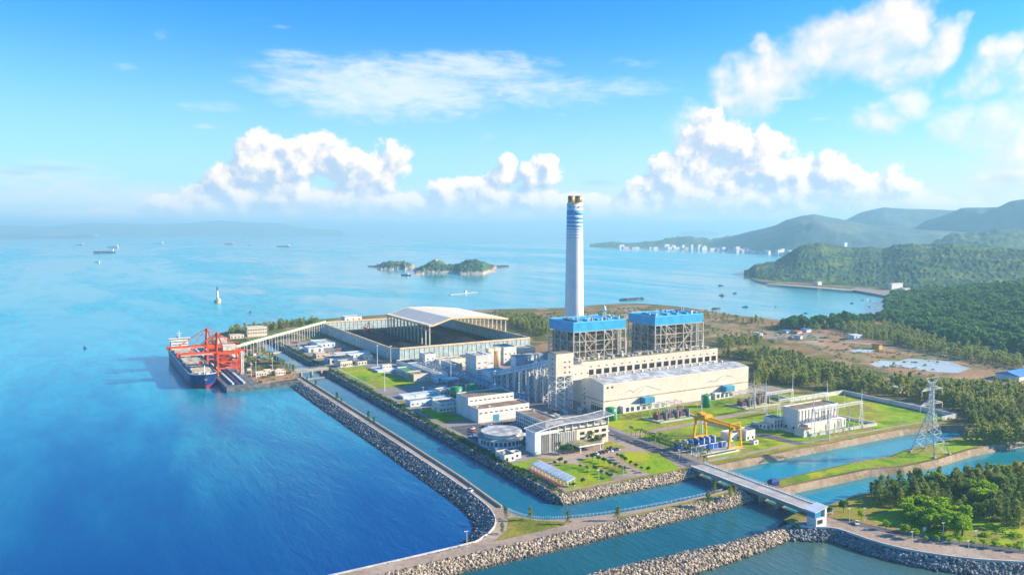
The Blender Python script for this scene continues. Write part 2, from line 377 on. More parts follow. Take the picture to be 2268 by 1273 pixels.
main_poly = [(229,345),(325,343),(345,341),(440,338),(525,336),(560,328),(572,312),(560,304),(515,303),(481,303),(455,299),(428,302),(380,302.5),(332,302.5),(328,297),(340,292),(381,290),(417,288),(441,280.5),
     (475,279),(513,281),(542,279),(600,272),(800,260),(6000,200),(6000,2300),(2300,2090)] + coast_back[::-1] + [(200,1052),(229,1052)]
land('mainland_ground', main_poly, 4.0, 3.5, 'scrub', 'concrete_slope')
land('pier_ground', [(150,740),(189,753),(197,762),(197,1056),(186,1090),(160,1090),(150,1050)], 3.8, 6, 'scrub', 'rock_bed')
inner = [(192,756),(190,700),(189.5,600),(189,500),(189,400),(187.5,358),(184,338),(177,324),(165,314),(150,310.5),(93,311),(-120,311)]
outer_ = [(-120,301),(93,301),(148,301.5),(180,300.5),(226,299.5),(276,299),(312,299),(333,303.5),(318,305.5),(300,305),(270,305.5),(238,309),(218,314),(205,319),(197,328),(194,345),(197,400),(198,500),(198,600),(198,756)]
land('causeway_ground', smooth_line(inner, 3)+smooth_line(outer_, 3), 3.6, 3.0, 'dirt_road', 'rock_bed')
rt_inner = [(305,247.5),(310,243),(319,235),(321.5,214),(332,193),(357,170),(420,130),(700,20)]
land('shore_ground', smooth_line(rt_inner, 4)+[(1500,-100),(1500,225),(700,244),(560,248),(475,252),(420,258),(373,263),(350,261),(324,262),(308,258)], 4.0, 4.5, 'dry_grass', 'rock_bed')
# water sheets in separate tones; the bright east ones have sky reflection painted in
tag(MB().sheet([(190,1070),(190,300),(331,300),(331,345),(222,345),(240,1070)], .03).build('canal_water', 'canal_blue'), kind='structure')
tag(MB().sheet([(331,300),(600,300),(600,345),(331,345)], .04).build('east_canal_water', 'canal_bright'), kind='structure')
tag(MB().sheet([(331,255),(900,250),(900,300),(331,300)], .09).build('east_channel_water', 'canal_bright'), kind='structure')
tag(MB().sheet([(-100,255),(200,255),(311,255),(330,255),(900,250),(900,290),(330,300),(100,300),(-100,300)], .06).build('channel_water', 'channel_teal'), kind='structure')
tag(MB().sheet([(-100,60),(600,60),(600,170),(320,240),(300,254),(-100,254)], .06).build('bay_water', 'bay_grey'), kind='structure')

# ---------------------------------------------------------------- hills
def interp(pts, x):
    if x <= pts[0][0]: return pts[0][1:]
    for a, b in zip(pts, pts[1:]):
        if x <= b[0]:
            t = (x-a[0])/(b[0]-a[0]); return tuple(a[i]+(b[i]-a[i])*t for i in range(1, len(a)))
    return pts[-1][1:]
def hill(name, ridge, foot, m, nu=160, nv=44, rough=.06, canopy=0.0, cs=.05, back=1.6, sharp=1.0, spur=.35, seed=0.0, zf=0.0, kind='structure'):
    x0, x1 = ridge[0][0], ridge[-1][0]; verts = []; faces = []
    for i in range(nu+1):
        px = x0+(x1-x0)*i/nu
        ry, rd = interp(ridge, px); fy, = interp(foot, px)
        top = at(px, ry, rd); fx = Vector((*G(px, fy, zf), zf))
        if (fx.xy).length > rd*.97: fx = Vector((*(top.xy*.93), zf))
        span = top.xy-fx.xy
        for j in range(nv+1):
            v = j/nv*2
            if v <= 1:
                s = v; q = fx.xy+span*v
            else:
                s = 2-v; q = top.xy+span*(v-1)*back
            d = abs(v-1)
            n1 = fb(q.x*.0011+seed+px*.0, q.y*.0011, seed, 6)
            f = s**sharp; f = f*f*(3-2*f)*.45+f*.55
            zz = (top.z-zf)*f
            zz += (top.z-zf)*n1*spur*min(1, d*2.2)*min(1, s*3) + (top.z-zf)*rough*fb(q.x*.008, q.y*.008, seed+3, 4)*min(1, s*4)*min(1,d*6+.25)
            if canopy: zz += canopy*(abs(noise.noise(Vector((q.x*cs, q.y*cs, 1))))*2+noise.noise(Vector((q.x*cs*2.3, q.y*cs*2.3, 5))))*min(1, s*8)
            verts.append((q.x, q.y, max(zf-3, zf+zz-(3 if j in (0, 2*nv) else 0))))
    w = nv+1
    for i in range(nu):
        for j in range(nv): faces.append((i*w+j, (i+1)*w+j, (i+1)*w+j+1, i*w+j+1))
    return tag(MB().add(verts, faces).build(name, m, None, True), kind=kind)
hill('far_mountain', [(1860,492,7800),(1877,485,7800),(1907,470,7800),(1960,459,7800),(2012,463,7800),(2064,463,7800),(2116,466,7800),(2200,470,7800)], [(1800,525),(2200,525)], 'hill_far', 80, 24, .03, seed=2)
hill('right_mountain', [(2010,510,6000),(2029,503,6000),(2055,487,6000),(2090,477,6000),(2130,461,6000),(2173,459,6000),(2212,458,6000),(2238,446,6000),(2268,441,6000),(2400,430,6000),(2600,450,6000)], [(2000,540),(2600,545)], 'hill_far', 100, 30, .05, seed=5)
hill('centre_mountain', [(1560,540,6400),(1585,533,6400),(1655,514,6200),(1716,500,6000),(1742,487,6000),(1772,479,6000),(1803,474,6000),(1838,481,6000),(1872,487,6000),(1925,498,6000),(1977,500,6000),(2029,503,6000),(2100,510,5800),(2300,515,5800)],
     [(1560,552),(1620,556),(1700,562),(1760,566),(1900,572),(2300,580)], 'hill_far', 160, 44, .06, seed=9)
hill('middle_hill', [(2030,556,4600),(2055,544,4600),(2086,529,4600),(2121,518,4600),(2173,514,4600),(2217,509,4600),(2268,509,4600),(2450,500,4600)], [(2000,585),(2450,590)], 'forest', 120, 36, .06, canopy=9, cs=.02, seed=11)
hill('headland_hill', [(1648,607,2610),(1656,600,2620),(1672,588,2660),(1716,581,2720),(1742,564,2800),(1772,546,2850),(1798,540,2900),(1820,538,2920),(1864,546,2950),(1890,551,2950),(1925,548,2950),(1955,551,2950),(1994,542,2950),(2029,542,2900),(2064,542,2900),(2108,540,2850),(2151,546,2800),(2268,553,2700),(2500,560,2600)],
     [(1652,607),(1672,619),(1716,625),(1803,631),(1890,637),(1994,646),(2060,652),(2268,655),(2500,660)], 'forest', 420, 120, .04, canopy=3.2, cs=.06, seed=14, zf=2, spur=.22)
hill('near_slope', [(1960,694,1500),(2000,682,1560),(2055,664,1650),(2151,653,1700),(2268,640,1750),(2450,618,1800)], [(1930,707),(1990,728),(2025,744),(2120,772),(2268,797),(2450,830)], 'forest', 260, 110, .05, canopy=6, cs=.06, seed=17, zf=3.5, back=1.2, spur=.2)
hill('peninsula_hill', [(1306,546.5,7000),(1332,540,7000),(1358,537,7000),(1389,540,7000),(1454,535,7000),(1476,529,7000),(1524,524.5,7000),(1576,531,7000),(1611,524,7100),(1660,520,7200),(1760,530,7200)], [(1306,547.5),(1389,549),(1500,550.5),(1600,554),(1700,561),(1760,567)], 'forest', 160, 26, .08, canopy=8, cs=.012, seed=21)
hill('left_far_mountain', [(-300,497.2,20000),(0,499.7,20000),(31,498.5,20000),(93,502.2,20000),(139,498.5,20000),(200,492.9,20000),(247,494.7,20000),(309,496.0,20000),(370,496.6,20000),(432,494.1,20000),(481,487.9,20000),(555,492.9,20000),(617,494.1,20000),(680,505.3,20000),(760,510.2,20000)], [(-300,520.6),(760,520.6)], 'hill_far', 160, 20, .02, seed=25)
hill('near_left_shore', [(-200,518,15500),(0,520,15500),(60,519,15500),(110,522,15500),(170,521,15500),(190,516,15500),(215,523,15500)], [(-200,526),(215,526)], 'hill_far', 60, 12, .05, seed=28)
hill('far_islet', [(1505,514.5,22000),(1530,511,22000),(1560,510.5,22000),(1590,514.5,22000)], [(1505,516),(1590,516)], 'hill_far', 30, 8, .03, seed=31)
hill('green_island', [(917,603,2720),(935,592,2740),(950,582,2750),(965,577,2750),(978,580,2750),(990,588,2750),(1010,587,2750),(1025,582,2750),(1040,576,2750),(1055,575,2750),(1070,580,2750),(1085,588,2880),(1100,594.5,2960)], [(917,604),(950,605),(1000,605),(1050,602),(1100,595)], 'island_ground', 130, 40, .05, canopy=4, cs=.06, seed=33)
hill('small_island', [(835,590.8,3100),(850,583,3080),(862,580,3060),(880,579,3060),(895,579,3060),(905,584,3060),(918,592,3060)], [(835,591),(880,596),(918,593)], 'island_ground', 80, 26, .08, canopy=4, cs=.06, seed=36)

# ---------------------------------------------------------------- haze
hm = bpy.data.materials.new('haze'); hm.use_nodes = True; t = NT(hm.node_tree); t.n.clear()
ho = t.new('ShaderNodeOutputMaterial'); pv = t.new('ShaderNodeVolumePrincipled'); t.l.new(pv.outputs[0], ho.inputs['Volume'])
pv.inputs['Color'].default_value = (.40,.78,1,1); pv.inputs['Density'].default_value = 1.15e-4; pv.inputs['Anisotropy'].default_value = .1
MATS['haze'] = hm
tag(MB().box(-46000,46000,-46000,46000,-5,402).build('haze', 'haze'), kind='stuff')
# ---------------------------------------------------------------- plant materials
mat('white_wall', (.72,.69,.64), .7, var=.05, scale=.12, bump=.05, streak=.5)
mat('cream_wall', (.70,.62,.50), .7, var=.06, scale=.08, bump=.05, streak=.6)
mat('hall_wall', (.72,.64,.53), .55, var=.05, scale=.06, streak=.55)
mat('cool_wall', (.62,.70,.74), .6, var=.08, scale=.1)
mat('grey_roof', (.34,.35,.35), .8, var=.2, scale=.15, bump=.2)
mat('brown_roof', (.26,.19,.13), .85, var=.2, scale=.12, bump=.3)
mat('pale_roof', (.50,.51,.50), .6, var=.22, scale=.15, streak=.3)
mat('olive_roof', (.28,.26,.12), .85, var=.2, scale=.2)
mat('blue_clad', (.03,.40,.70), .45, var=.08, scale=.1, ripple=1.4)
mat('blue_edge', (.10,.50,.75), .5, var=.05)
mat('steel_white', (.52,.48,.40), .5, var=.12, scale=.2)
mat('steel_grey', (.40,.39,.37), .5, var=.15, scale=.2)
mat('pipe_brown', (.36,.27,.17), .6, var=.25, scale=.3)
mat('furnace', (.32,.25,.17), .7, var=.3, scale=.12, bump=.4, bscale=.5)
mat('dark_glass', (.02,.028,.04), .12, var=.1, spec=.8)
mat('blue_glass', (.03,.10,.16), .1, var=.1, spec=.8)
mat('dark_open', (.03,.03,.035), .8)
mat('galvanised', (.62,.63,.62), .5, var=.1)
mat('frame_white', (.75,.74,.70), .5, var=.05)
mat('orange_steel', (.72,.085,.012), .45, var=.12, scale=.2)
mat('yellow_steel', (.80,.42,.0), .45, var=.10, scale=.2)
mat('blue_paint', (.01,.10,.42), .4, var=.15)
mat('cyan_paint', (.05,.30,.50), .5, var=.1)
mat('green_tank', (.03,.28,.11), .45, var=.12, scale=.2)
mat('green_roof', (.10,.30,.05), .6, var=.2)
mat('concrete', (.42,.40,.37), .85, var=.12, scale=.1, bump=.2)
mat('white_kerb', (.62,.60,.56), .8, var=.1)
mat('chimney_white', (.74,.72,.70), .6, var=.03, scale=.05)
mat('chimney_band', (.08,.34,.64), .6, var=.03)
mat('flue_gold', (.40,.22,.06), .4, metal=.3, var=.3, scale=.1)
mat('silo_tan', (.62,.45,.28), .6, var=.06, scale=.2)
mat('rust_red', (.28,.07,.04), .6, var=.3, scale=.5)
mat('purple_grey', (.20,.14,.20), .6, var=.3, scale=.5)
mat('red_paint', (.50,.05,.04), .5, var=.2)
mat('hull_navy', (.010,.045,.20), .35, var=.2, scale=.08)
mat('hull_red', (.16,.02,.05), .5, var=.2, scale=.1)
mat('deck_grey', (.18,.22,.26), .7, var=.2, scale=.2)
mat('hatch_cream', (.58,.50,.38), .7, var=.2, scale=.2)
mat('pv_dark', (.02,.03,.06), .2, var=.2, spec=.8)
mat('shed_wall', (.46,.58,.58), .6, var=.12, scale=.2, ripple=.9)
mat('shed_rim', (.80,.58,.34), .6, var=.08)
mat('canopy_roof', (.84,.73,.56), .5, var=.04, scale=.05)
mat('black_rubber', (.02,.02,.02), .7)
mat('car_white', (.75,.75,.76), .25, var=.02)

def box_parts(t, x0, x1, y0, y1, z0, z1, wall, roof, par=.8):
    w = MB().box(x0,x1,y0,y1,z0,z1-par)
    if par > 0:
        k = .35
        for a in ((x0,x1,y0,y0+k),(x0,x1,y1-k,y1),(x0,x0+k,y0+k,y1-k),(x1-k,x1,y0+k,y1-k)): w.box(*a, z1-par, z1)
    part('wall', wall, t, w)
    part('roof', roof, t, MB().sheet([(x0+.35,y0+.35),(x1-.35,y0+.35),(x1-.35,y1-.35),(x0+.35,y1-.35)], z1-par+.03))
def wins(t, face, c, a0, a1, n, z0, z1, w, m='dark_glass', name='window', dep=.12):
    for i in range(n):
        a = a0+(a1-a0)*(i+.5)/n
        if face == 'y': mb = MB().box(a-w/2, a+w/2, c-dep, c+.05, z0, z1)
        else: mb = MB().box(c-dep, c+.05, a-w/2, a+w/2, z0, z1)
        part(name, m, t, mb)
def building(name, label, cat, x0, x1, y0, y1, z1, wall='white_wall', roof='grey_roof', rows=(), lrows=(), z0=4.0, par=.8, group=None, units=0):
    t = thing(name, label, cat, ((x0+x1)/2, (y0+y1)/2, z0), group)
    box_parts(t, x0, x1, y0, y1, z0, z1, wall, roof, par)
    for r in rows: wins(t, 'y', y0, x0, x1, *r)
    for r in lrows: wins(t, 'x', x0, y0, y1, *r)
    for i in range(units):
        ux, uy = random.uniform(x0+2, x1-3), random.uniform(y0+2, y1-3)
        part('roof_unit', 'steel_white', t, MB().box(ux, ux+1.6, uy, uy+1.4, z1-par+.03, z1+.5))
    return t
def lattice(mb, x0, x1, y0, y1, z0, z1, nz, w=.4, mid=0, brace=True):
    xs = [x0+(x1-x0)*i/(mid+1) for i in range(mid+2)]
    for x in xs:
        for y in (y0, y1): mb.beam((x,y,z0),(x,y,z1),w*1.5)
    for k in range(nz+1):
        z = z0+(z1-z0)*k/nz
        for y in (y0,y1): mb.beam((x0,y,z),(x1,y,z),w)
        for x in xs: mb.beam((x,y0,z),(x,y1,z),w)
        if brace and k < nz:
            za = z0+(z1-z0)*(k+1)/nz
            for i in range(mid+1):
                for y in (y0,y1): mb.beam((xs[i],y,z),(xs[i+1],y,za),w*.7); mb.beam((xs[i+1],y,z),(xs[i],y,za),w*.7)
            for x in (x0,x1): mb.beam((x,y0,z),(x,y1,za),w*.7); mb.beam((x,y1,z),(x,y0,za),w*.7)
    return mb
def hip(mb, x0, x1, y0, y1, z0, z1):
    if x1-x0 > y1-y0: a, b = (x0+(y1-y0)/2, (y0+y1)/2), (x1-(y1-y0)/2, (y0+y1)/2)
    else: a, b = ((x0+x1)/2, y0+(x1-x0)/2), ((x0+x1)/2, y1-(x1-x0)/2)
    vs = [(x0,y0,z0),(x1,y0,z0),(x1,y1,z0),(x0,y1,z0),(*a,z1),(*b,z1)]
    fs = [(0,1,5,4),(1,2,5),(2,3,4,5),(3,0,4)] if x1-x0 > y1-y0 else [(0,1,4),(1,2,5,4),(2,3,5),(3,0,4,5)]
    return mb.add(vs, fs)

# ---------------------------------------------------------------- chimney
c = thing('chimney', 'very tall white chimney banded pale blue near its top behind the boiler houses', 'chimney', (485,700,4))
rr = lambda z: 11.2+(8.6-11.2)*(z-4)/(178.7-4)
part('shell', 'chimney_white', c, MB().lathe((485,700,0), [(rr(z), z) for z in (4,30,60,90,120,150,178.7)], 48), True)
b = MB()
for z1, z0 in ((170.8,165.4),(163.9,160.4),(159.2,156.5),(154.7,152.5),(150.7,149.5),(147.5,147.0),(144.3,143.8),(141.1,140.6)):
    b.lathe((485,700,0), [(rr(z0)+.06, z0), (rr(z1)+.06, z1)], 48)
part('painted_rings', 'chimney_band', c, b, True)
part('cap_rim', 'frame_white', c, MB().lathe((485,700,0), [(8.9,178.0),(8.9,178.9),(7,178.95)], 48))
for dx in (-3.9, 3.9):
    part('flue', 'flue_gold', c, MB().lathe((485+dx,700-dx*.3,0), [(3.7,178),(3.7,186.6),(3.2,186.65)], 20), True)
for i in range(4):
    a = R(-70+i*34-150+60)
    part('warning_light', 'dark_open', c, MB().box(485+8.75*math.cos(a)-.5, 485+8.75*math.cos(a)+.5, 700+8.75*math.sin(a)-.5, 700+8.75*math.sin(a)+.5, 173.6, 175))

# ---------------------------------------------------------------- boiler houses
def boiler(x0, x1, label):
    y0, y1, zt, zb = 565.0, 606.0, 66.7, 57.8
    t = thing('boiler_house', label, 'boiler house', ((x0+x1)/2, (y0+y1)/2, 4), 'boiler houses under blue roofs')
    W = x1-x0
    part('cladding', 'blue_clad', t, MB().box(x0,x1,y0,y1,zb,zt-1.2))
    e = MB()
    for a in ((x0-.2,x1+.2,y0-.2,y0+.3),(x0-.2,x1+.2,y1-.3,y1+.2),(x0-.2,x0+.3,y0+.3,y1-.3),(x1-.3,x1+.2,y0+.3,y1-.3)): e.box(*a, zt-1.0, zt)
    e.box(x0-.15, x0+.35, y0-.15, y0+.35, zb, zt-1.0).box(x1-.35, x1+.15, y0-.15, y0+.35, zb, zt-1.0)
    part('roof_edge', 'blue_edge', t, e)
    part('roof', 'blue_clad', t, hip(MB(), x0+.3, x1-.3, y0+.3, y1-.3, zt-1.1, zt+2.0))
    for i in range(5):
        xx = x0+6+i*(W-12)/4
        part('ridge_vent', 'blue_edge', t, MB().box(xx, xx+2, y0+4, y1-14, zt, zt+1.4))
    for i in range(26):
        a, b_, h = random.uniform(x0+2, x1-3), random.uniform(y0+2, y1-16), random.uniform(1.2, 3.2)
        part('roof_unit', random.choice(('steel_white','frame_white','rust_red')), t, MB().box(a, a+random.uniform(.5,2), b_, b_+random.uniform(.5,2), zt-.5, zt+h))
    for xx in (x0+14, x0+16, x1-15, x1-12): part('roof_pipe', 'frame_white', t, MB().cyl((xx,y0+15,zt-.5),(xx,y0+15,zt+5.5), .35, n=6))
    fx = [x0+W*k for k in (0,.11,.22,.42,.58,.74,.84,.90,1)]; fy = [y0+(y1-y0)*k/4 for k in range(5)]
    f = MB(); lv = [4+k*8.97 for k in range(7)]
    for x in fx: f.beam((x,y0,4),(x,y0,zb),.95 if x in (fx[0],fx[-1]) else .75)
    for y in fy[1:]:
        for x in (x0,x1): f.beam((x,y,4),(x,y,zb),.75)
    for x in fx[1:-1]: f.beam((x,y1,4),(x,y1,zb),.8)
    for z in lv[1:]:
        f.beam((x0,y0,z-.3),(x1,y0,z-.3),.55)
        f.beam((x0,y1,z-.3),(x1,y1,z-.3),.5)
        for x in (x0,x1): f.beam((x,y0,z-.3),(x,y1,z-.3),.5)
    part('steel_frame', 'steel_white', t, f)
    g = MB()
    for a, b_ in ((2,3),(4,5)):
        for k in (1,3,5):
            g.beam((fx[a],y0,lv[k-1]),(fx[b_],y0,lv[k]),.5); g.beam((fx[b_],y0,lv[k]),(fx[a],y0,min(lv[min(k+1,6)],zb)),.5)
        g.beam((fx[a],y0,zb),((fx[a]+fx[b_])/2,y0,lv[5]),.5)
    g.beam((fx[3],y0,lv[3]),(fx[1],y0,zb),.55); g.beam((fx[3],y0,lv[3]),(fx[1]+4,y0,lv[1]),.5); g.beam((fx[3],y0,lv[3]),(fx[6],y0,zb),.55); g.beam((fx[3],y0,lv[3]),(fx[6],y0,lv[1]),.5)
    for x in (x0,x1):
        for k in range(6): g.beam((x,fy[1],lv[k]),(x,fy[2],lv[k+1]),.45); g.beam((x,fy[3],lv[k+1]),(x,fy[2],lv[k]),.45)
    part('bracing', 'steel_white', t, g)
    p = MB()
    for k in range(1, 12):
        z = 4+k*4.5
        if z > zb-2: break
        p.box(x0+1, x0+9, y0+1, y1-1, z, z+.18); p.box(x1-8, x1-1, y0+1, y1-1, z, z+.18)
        if k % 2: p.box(x0+9, x1-8, y0+1, y0+3.4, z, z+.18)
        for y in (y0+1, y1-1): p.beam((x0+1,y,z+1.1),(x0+9,y,z+1.1),.12); p.beam((x1-8,y,z+1.1),(x1-1,y,z+1.1),.12)
        p.beam((x0+1,y0+1,z+1.1),(x0+1,y1-1,z+1.1),.12)
    part('walkway', 'steel_grey', t, p)
    part('furnace', 'furnace', t, MB().box(x0+11, x0+W*.66, y0+6, y1-6, 12, zb-2).add([(x0+11,y0+6,12),(x0+W*.66,y0+6,12),(x0+W*.66,y1-6,12),(x0+11,y1-6,12),(x0+W*.36,y0+18,5),(x0+W*.36,y0+20,5)], [(0,1,5,4),(1,2,5),(2,3,4,5),(3,0,4)]))
    part('inner_casing', 'steel_grey', t, MB().box(x0+3.5, x1-3.5, y0+15, y1-2.5, 9, zb-.5)) ; part('side_casing', 'furnace', t, MB().box(x0+2.2, x0+3.2, y0+5, y1-3, 18, zb-4)); part('heat_duct', 'furnace', t, MB().box(x0+W*.70, x1-9, y0+8, y1-6, 8, zb-4)); part('coal_hopper', 'steel_grey', t, MB().box(x0+3, x0+9.5, y0+6, y1-4, 22, zb-4))
    r_ = random.Random(int(x0)); pp = MB()
    for i in range(44):
        xx = x0+3+i*(W-9)/43; yy = y0+r_.uniform(1.5, 5.5); a = r_.uniform(5, 40); b_ = min(zb-1, a+r_.uniform(8, 30))
        pp.cyl((xx,yy,a),(xx,yy,b_), r_.uniform(.25,.7), n=6)
        if i % 2: pp.cyl((xx,yy,b_),(xx+r_.uniform(-8,8),yy,b_), .4, n=6)
        if i % 3 == 0: pp.box(xx, xx+r_.uniform(1.5,4), yy-1, yy+2, a, a+r_.uniform(2,5))
    part('pipework', 'pipe_brown', t, pp)
    cc = MB()
    for i in range(5):
        xx = fx[3]+(fx[5]-fx[3])*i/4; cc.cyl((xx,y0+2.5,10),(xx,y0+2.5,34), .9, n=8); cc.cyl((xx,y0+2.5,10),(xx+1.5,y0+6,6), .6, n=6)
    part('coal_pipes', 'steel_white', t, cc)
    st = MB(); lattice(st, x1-9.5, x1-6.5, y0-.8, y0+2, 4, zb-1, 11, .25); part('stair_tower', 'steel_white', t, st)
    part('lift_shaft', 'white_wall', t, MB().box(x1-1.2, x1+2.0, y0+.8, y0+4, 4, 46))
    return t
boiler(391, 450, 'left boiler house with blue top over open white steelwork, in front of the chimney')
boiler(486, 548, 'right boiler house with blue top over open white steelwork, clear of the chimney')
d = thing('radar_mast', 'white ball on a short mast standing on the left blue boiler roof', 'mast', (441,586,65.5))
part('pole', 'steel_white', d, MB().cyl((441,586,64),(441,586,74), .45, n=8)); part('ball', 'frame_white', d, MB().lathe((441,586,72), [(.1,0),(1.4,.9),(1.9,2.2),(1.3,4),(.3,6)], 12), True)

# ---------------------------------------------------------------- bunker bay in front of the boilers
t = thing('bunker_building', 'long cream bunker bay with a row of dark openings between boilers and turbine hall', 'bunker bay', (449,534,4))
box_parts(t, 371, 527.5, 524, 545, 4, 38.5, 'cream_wall', 'olive_roof', 1.2)
for i in range(18):
    x = 378+i*8.35
    part('opening', 'dark_glass', t, MB().box(x, x+5.4, 523.8, 524.1, 27.2, 31.6))
    part('vent', 'dark_open', t, MB().box(x+2, x+3.4, 523.8, 524.1, 33.6, 34.5))
for i in range(3): part('window', 'dark_glass', t, MB().box(373.4, 375, 523.8, 524.1, 25.5+i*4.2, 26.6+i*4.2))
r = MB(); r.beam((377,523.0,27.0),(527,523.0,27.0),.35)
for i in range(38): r.beam((377+i*4.05,523.0,24.4),(377+i*4.05,523.0,27.0),.18)
r.beam((377,523.0,25.6),(527,523.0,25.6),.18)
part('balcony_rail', 'frame_white', t, r)
part('end_gallery', 'cream_wall', t, MB().box(353.2,371,513.5,524,26.5,37.3))
for x in (357,363,369): part('window', 'dark_open', t, MB().box(x, x+1.2, 513.38, 513.55, 31, 32))
for i in range(34):
    a = 374+i*4.5; part('roof_unit', 'steel_white', t, MB().box(a, a+random.uniform(1,3), random.uniform(532,540), random.uniform(541,544), 37.3, 38.2+random.uniform(0,2)))
for x in (398,424,500,520): part('steam_vent', 'steel_white', t, MB().lathe((x,538,37.3), [(1.6,0),(2.1,1.5),(1.5,2.6),(1.9,4.4),(.4,5.2)], 10))

# ---------------------------------------------------------------- turbine hall
t = thing('turbine_hall', 'long cream turbine hall with zigzag mountain lines and shallow pale roof', 'turbine hall', (442,496,4))
prof = [(481,4),(481,27.8),(485,28.9),(497,30.2),(508,28.4),(511.5,27.4),(511.5,4)]
part('wall', 'hall_wall', t, MB().yz(362, 522.5, prof))
part('roof', 'pale_roof', t, MB().add([(x,y,z+.12) for x in (363,521.5) for y,z in ((481.8,28.05),(485,28.95),(497,30.25),(508,28.45),(511,27.55))], [(i,i+5,i+6,i+1) for i in range(4)]))
part('wall_stripe', 'pipe_brown', t, MB().box(361.85,522.6,480.85,480.98,14.1,14.8).box(361.85,361.98,481,511.5,14.1,14.8))
part('wall_trim', 'frame_white', t, MB().box(361.8,522.6,480.8,480.98,27.2,27.85).box(361.8,362.2,480.8,481.2,4,27.2))
for i in range(16):
    x = 372+i*9.3; part('roof_vent', 'frame_white', t, MB().lathe((x,503,29.3), [(1.0,0),(1.0,.9),(1.5,1.1),(1.1,1.9),(.2,2.2)], 10))
z_ = MB()
for ox, pts in ((0, [(375,17.6),(382,19.6),(388,21.2),(392,19.3),(399,21.9),(405,23.0),(412,20.6),(421,17.6)]), (92, [(376,17.0),(384,20.0),(389,18.5),(397,22.0),(403,23.0),(411,20.8)])):
    for a, b_ in zip(pts, pts[1:]): z_.beam((a[0]+ox,480.9,a[1]),(b_[0]+ox,480.9,b_[1]),.22)
    for k in range(3): z_.beam((382+ox+k*8,480.9,17.6+k*.3),(388+ox+k*8,480.9,20.4+k*.6),.16)
part('mountain_line_mark', 'steel_grey', t, z_)
for x in (366,370.5): part('round_vent', 'dark_open', t, MB().cyl((x,480.75,25.2),(x,481.05,25.2), .85, n=14))
for i in range(6): part('window', 'dark_glass', t, MB().box(361.85,362.05,482.5+i*2.6,484.3+i*2.6,5,9.4))
for i in range(6): part('small_window', 'dark_glass', t, MB().box(361.85,362.05,483+i*2.6,484+i*2.6,10.6,11.4))
for z in (8,12,16,20): part('stair_window', 'dark_glass', t, MB().box(361.85,362.05,506,507.2,z,z+1.2))
part('door', 'dark_open', t, MB().box(470,474,480.85,481.05,4,9))
part('door', 'dark_open', t, MB().box(500,503.5,480.85,481.05,4,8))
part('annex', 'white_wall', t, MB().box(378,428,476.5,480.7,4,9.5)); part('annex', 'white_wall', t, MB().box(478,500,476.5,480.7,4,9.5))
for x in (381,386,392,398,404,411,418): part('annex_window', 'blue_glass', t, MB().box(x,x+3.0,476.35,476.6,5,8.3))
for x in (480,485,490,495): part('annex_window', 'blue_glass', t, MB().box(x,x+3.0,476.35,476.6,5,8.3))
for x in (399,489): part('air_duct_box', 'cyan_paint', t, MB().box(x,x+10,474.5,480.6,9.7,14.4))

# ---------------------------------------------------------------- coal transfer tower and inclined gallery
t = thing('transfer_tower', 'cream box high on white lattice legs at the end of the coal conveyor', 'tower', (344.5,516,4))
part('cabin', 'cream_wall', t, MB().box(336,353,510,522,31.6,50))
part('cabin_roof', 'brown_roof', t, MB().box(336.4,352.6,510.4,521.6,50.02,50.3))
l = MB(); lattice(l, 336.6, 352.4, 510.6, 521.4, 4, 31.5, 6, .42, mid=1); part('lattice_legs', 'frame_white', t, l)
for z in (34,38.3,42.5):
    for x in (344,348.5): part('window', 'dark_open', t, MB().box(x,x+1.3,509.88,510.05,z,z+1.2))
for z in (33,37,41,45): part('window', 'dark_open', t, MB().box(335.88,336.05,514.5,515.8,z,z+1.2))
t = thing('coal_conveyor', 'pale inclined coal gallery climbing to the transfer tower on tall steel bents', 'conveyor', (342,570,4))
pa, pb = Vector((343,521.8,42)), Vector((343,618,16.5))
part('gallery', 'cool_wall', t, MB().beam(pa, pb, 6.5, 4.4)); part('gallery_roof', 'pale_roof', t, MB().beam(pa+Vector((0,0,2.45)), pb+Vector((0,0,2.45)), 6.9, .3))
for i, y in enumerate((534,546,558,570,582,594,606)):
    z = 42+(16.5-42)*(y-521.8)/96.2-2.2; l = MB()
    for x in (340.2,345.8): l.beam((x-(.8 if x<343 else -.8),y,4),(x,y,z),.7); l.beam((x,y+3,4),(x,y+3,z-.6),.5)
    n = max(1, int((z-4)/5))
    for k in range(n):
        a, b_ = 4+(z-4)*k/n, 4+(z-4)*(k+1)/n; l.beam((339.6,y,a),(346.2,y,b_),.3); l.beam((346.2,y,a),(339.6,y,b_),.3); l.beam((339.6,y,b_),(346.2,y,b_),.3)
        l.beam((340,y,a),(340,y+3,b_),.25)
    part('support_bent', 'frame_white', t, l)
for k in range(24):
    v = pa.lerp(pb, (k+.5)/24); part('window', 'dark_open', t, MB().box(v.x-3.38, v.x-3.2, v.y-.5, v.y+.5, v.z-.1, v.z+.8))
building('junction_house', 'pale blue junction house at the foot of the inclined coal gallery', 'building', 334,352,616,634,19,'cool_wall','pale_roof',rows=[(3,8,9,1.2),(3,13,14,1.2)],lrows=[(4,8,9,1.2),(4,13,14,1.2)])
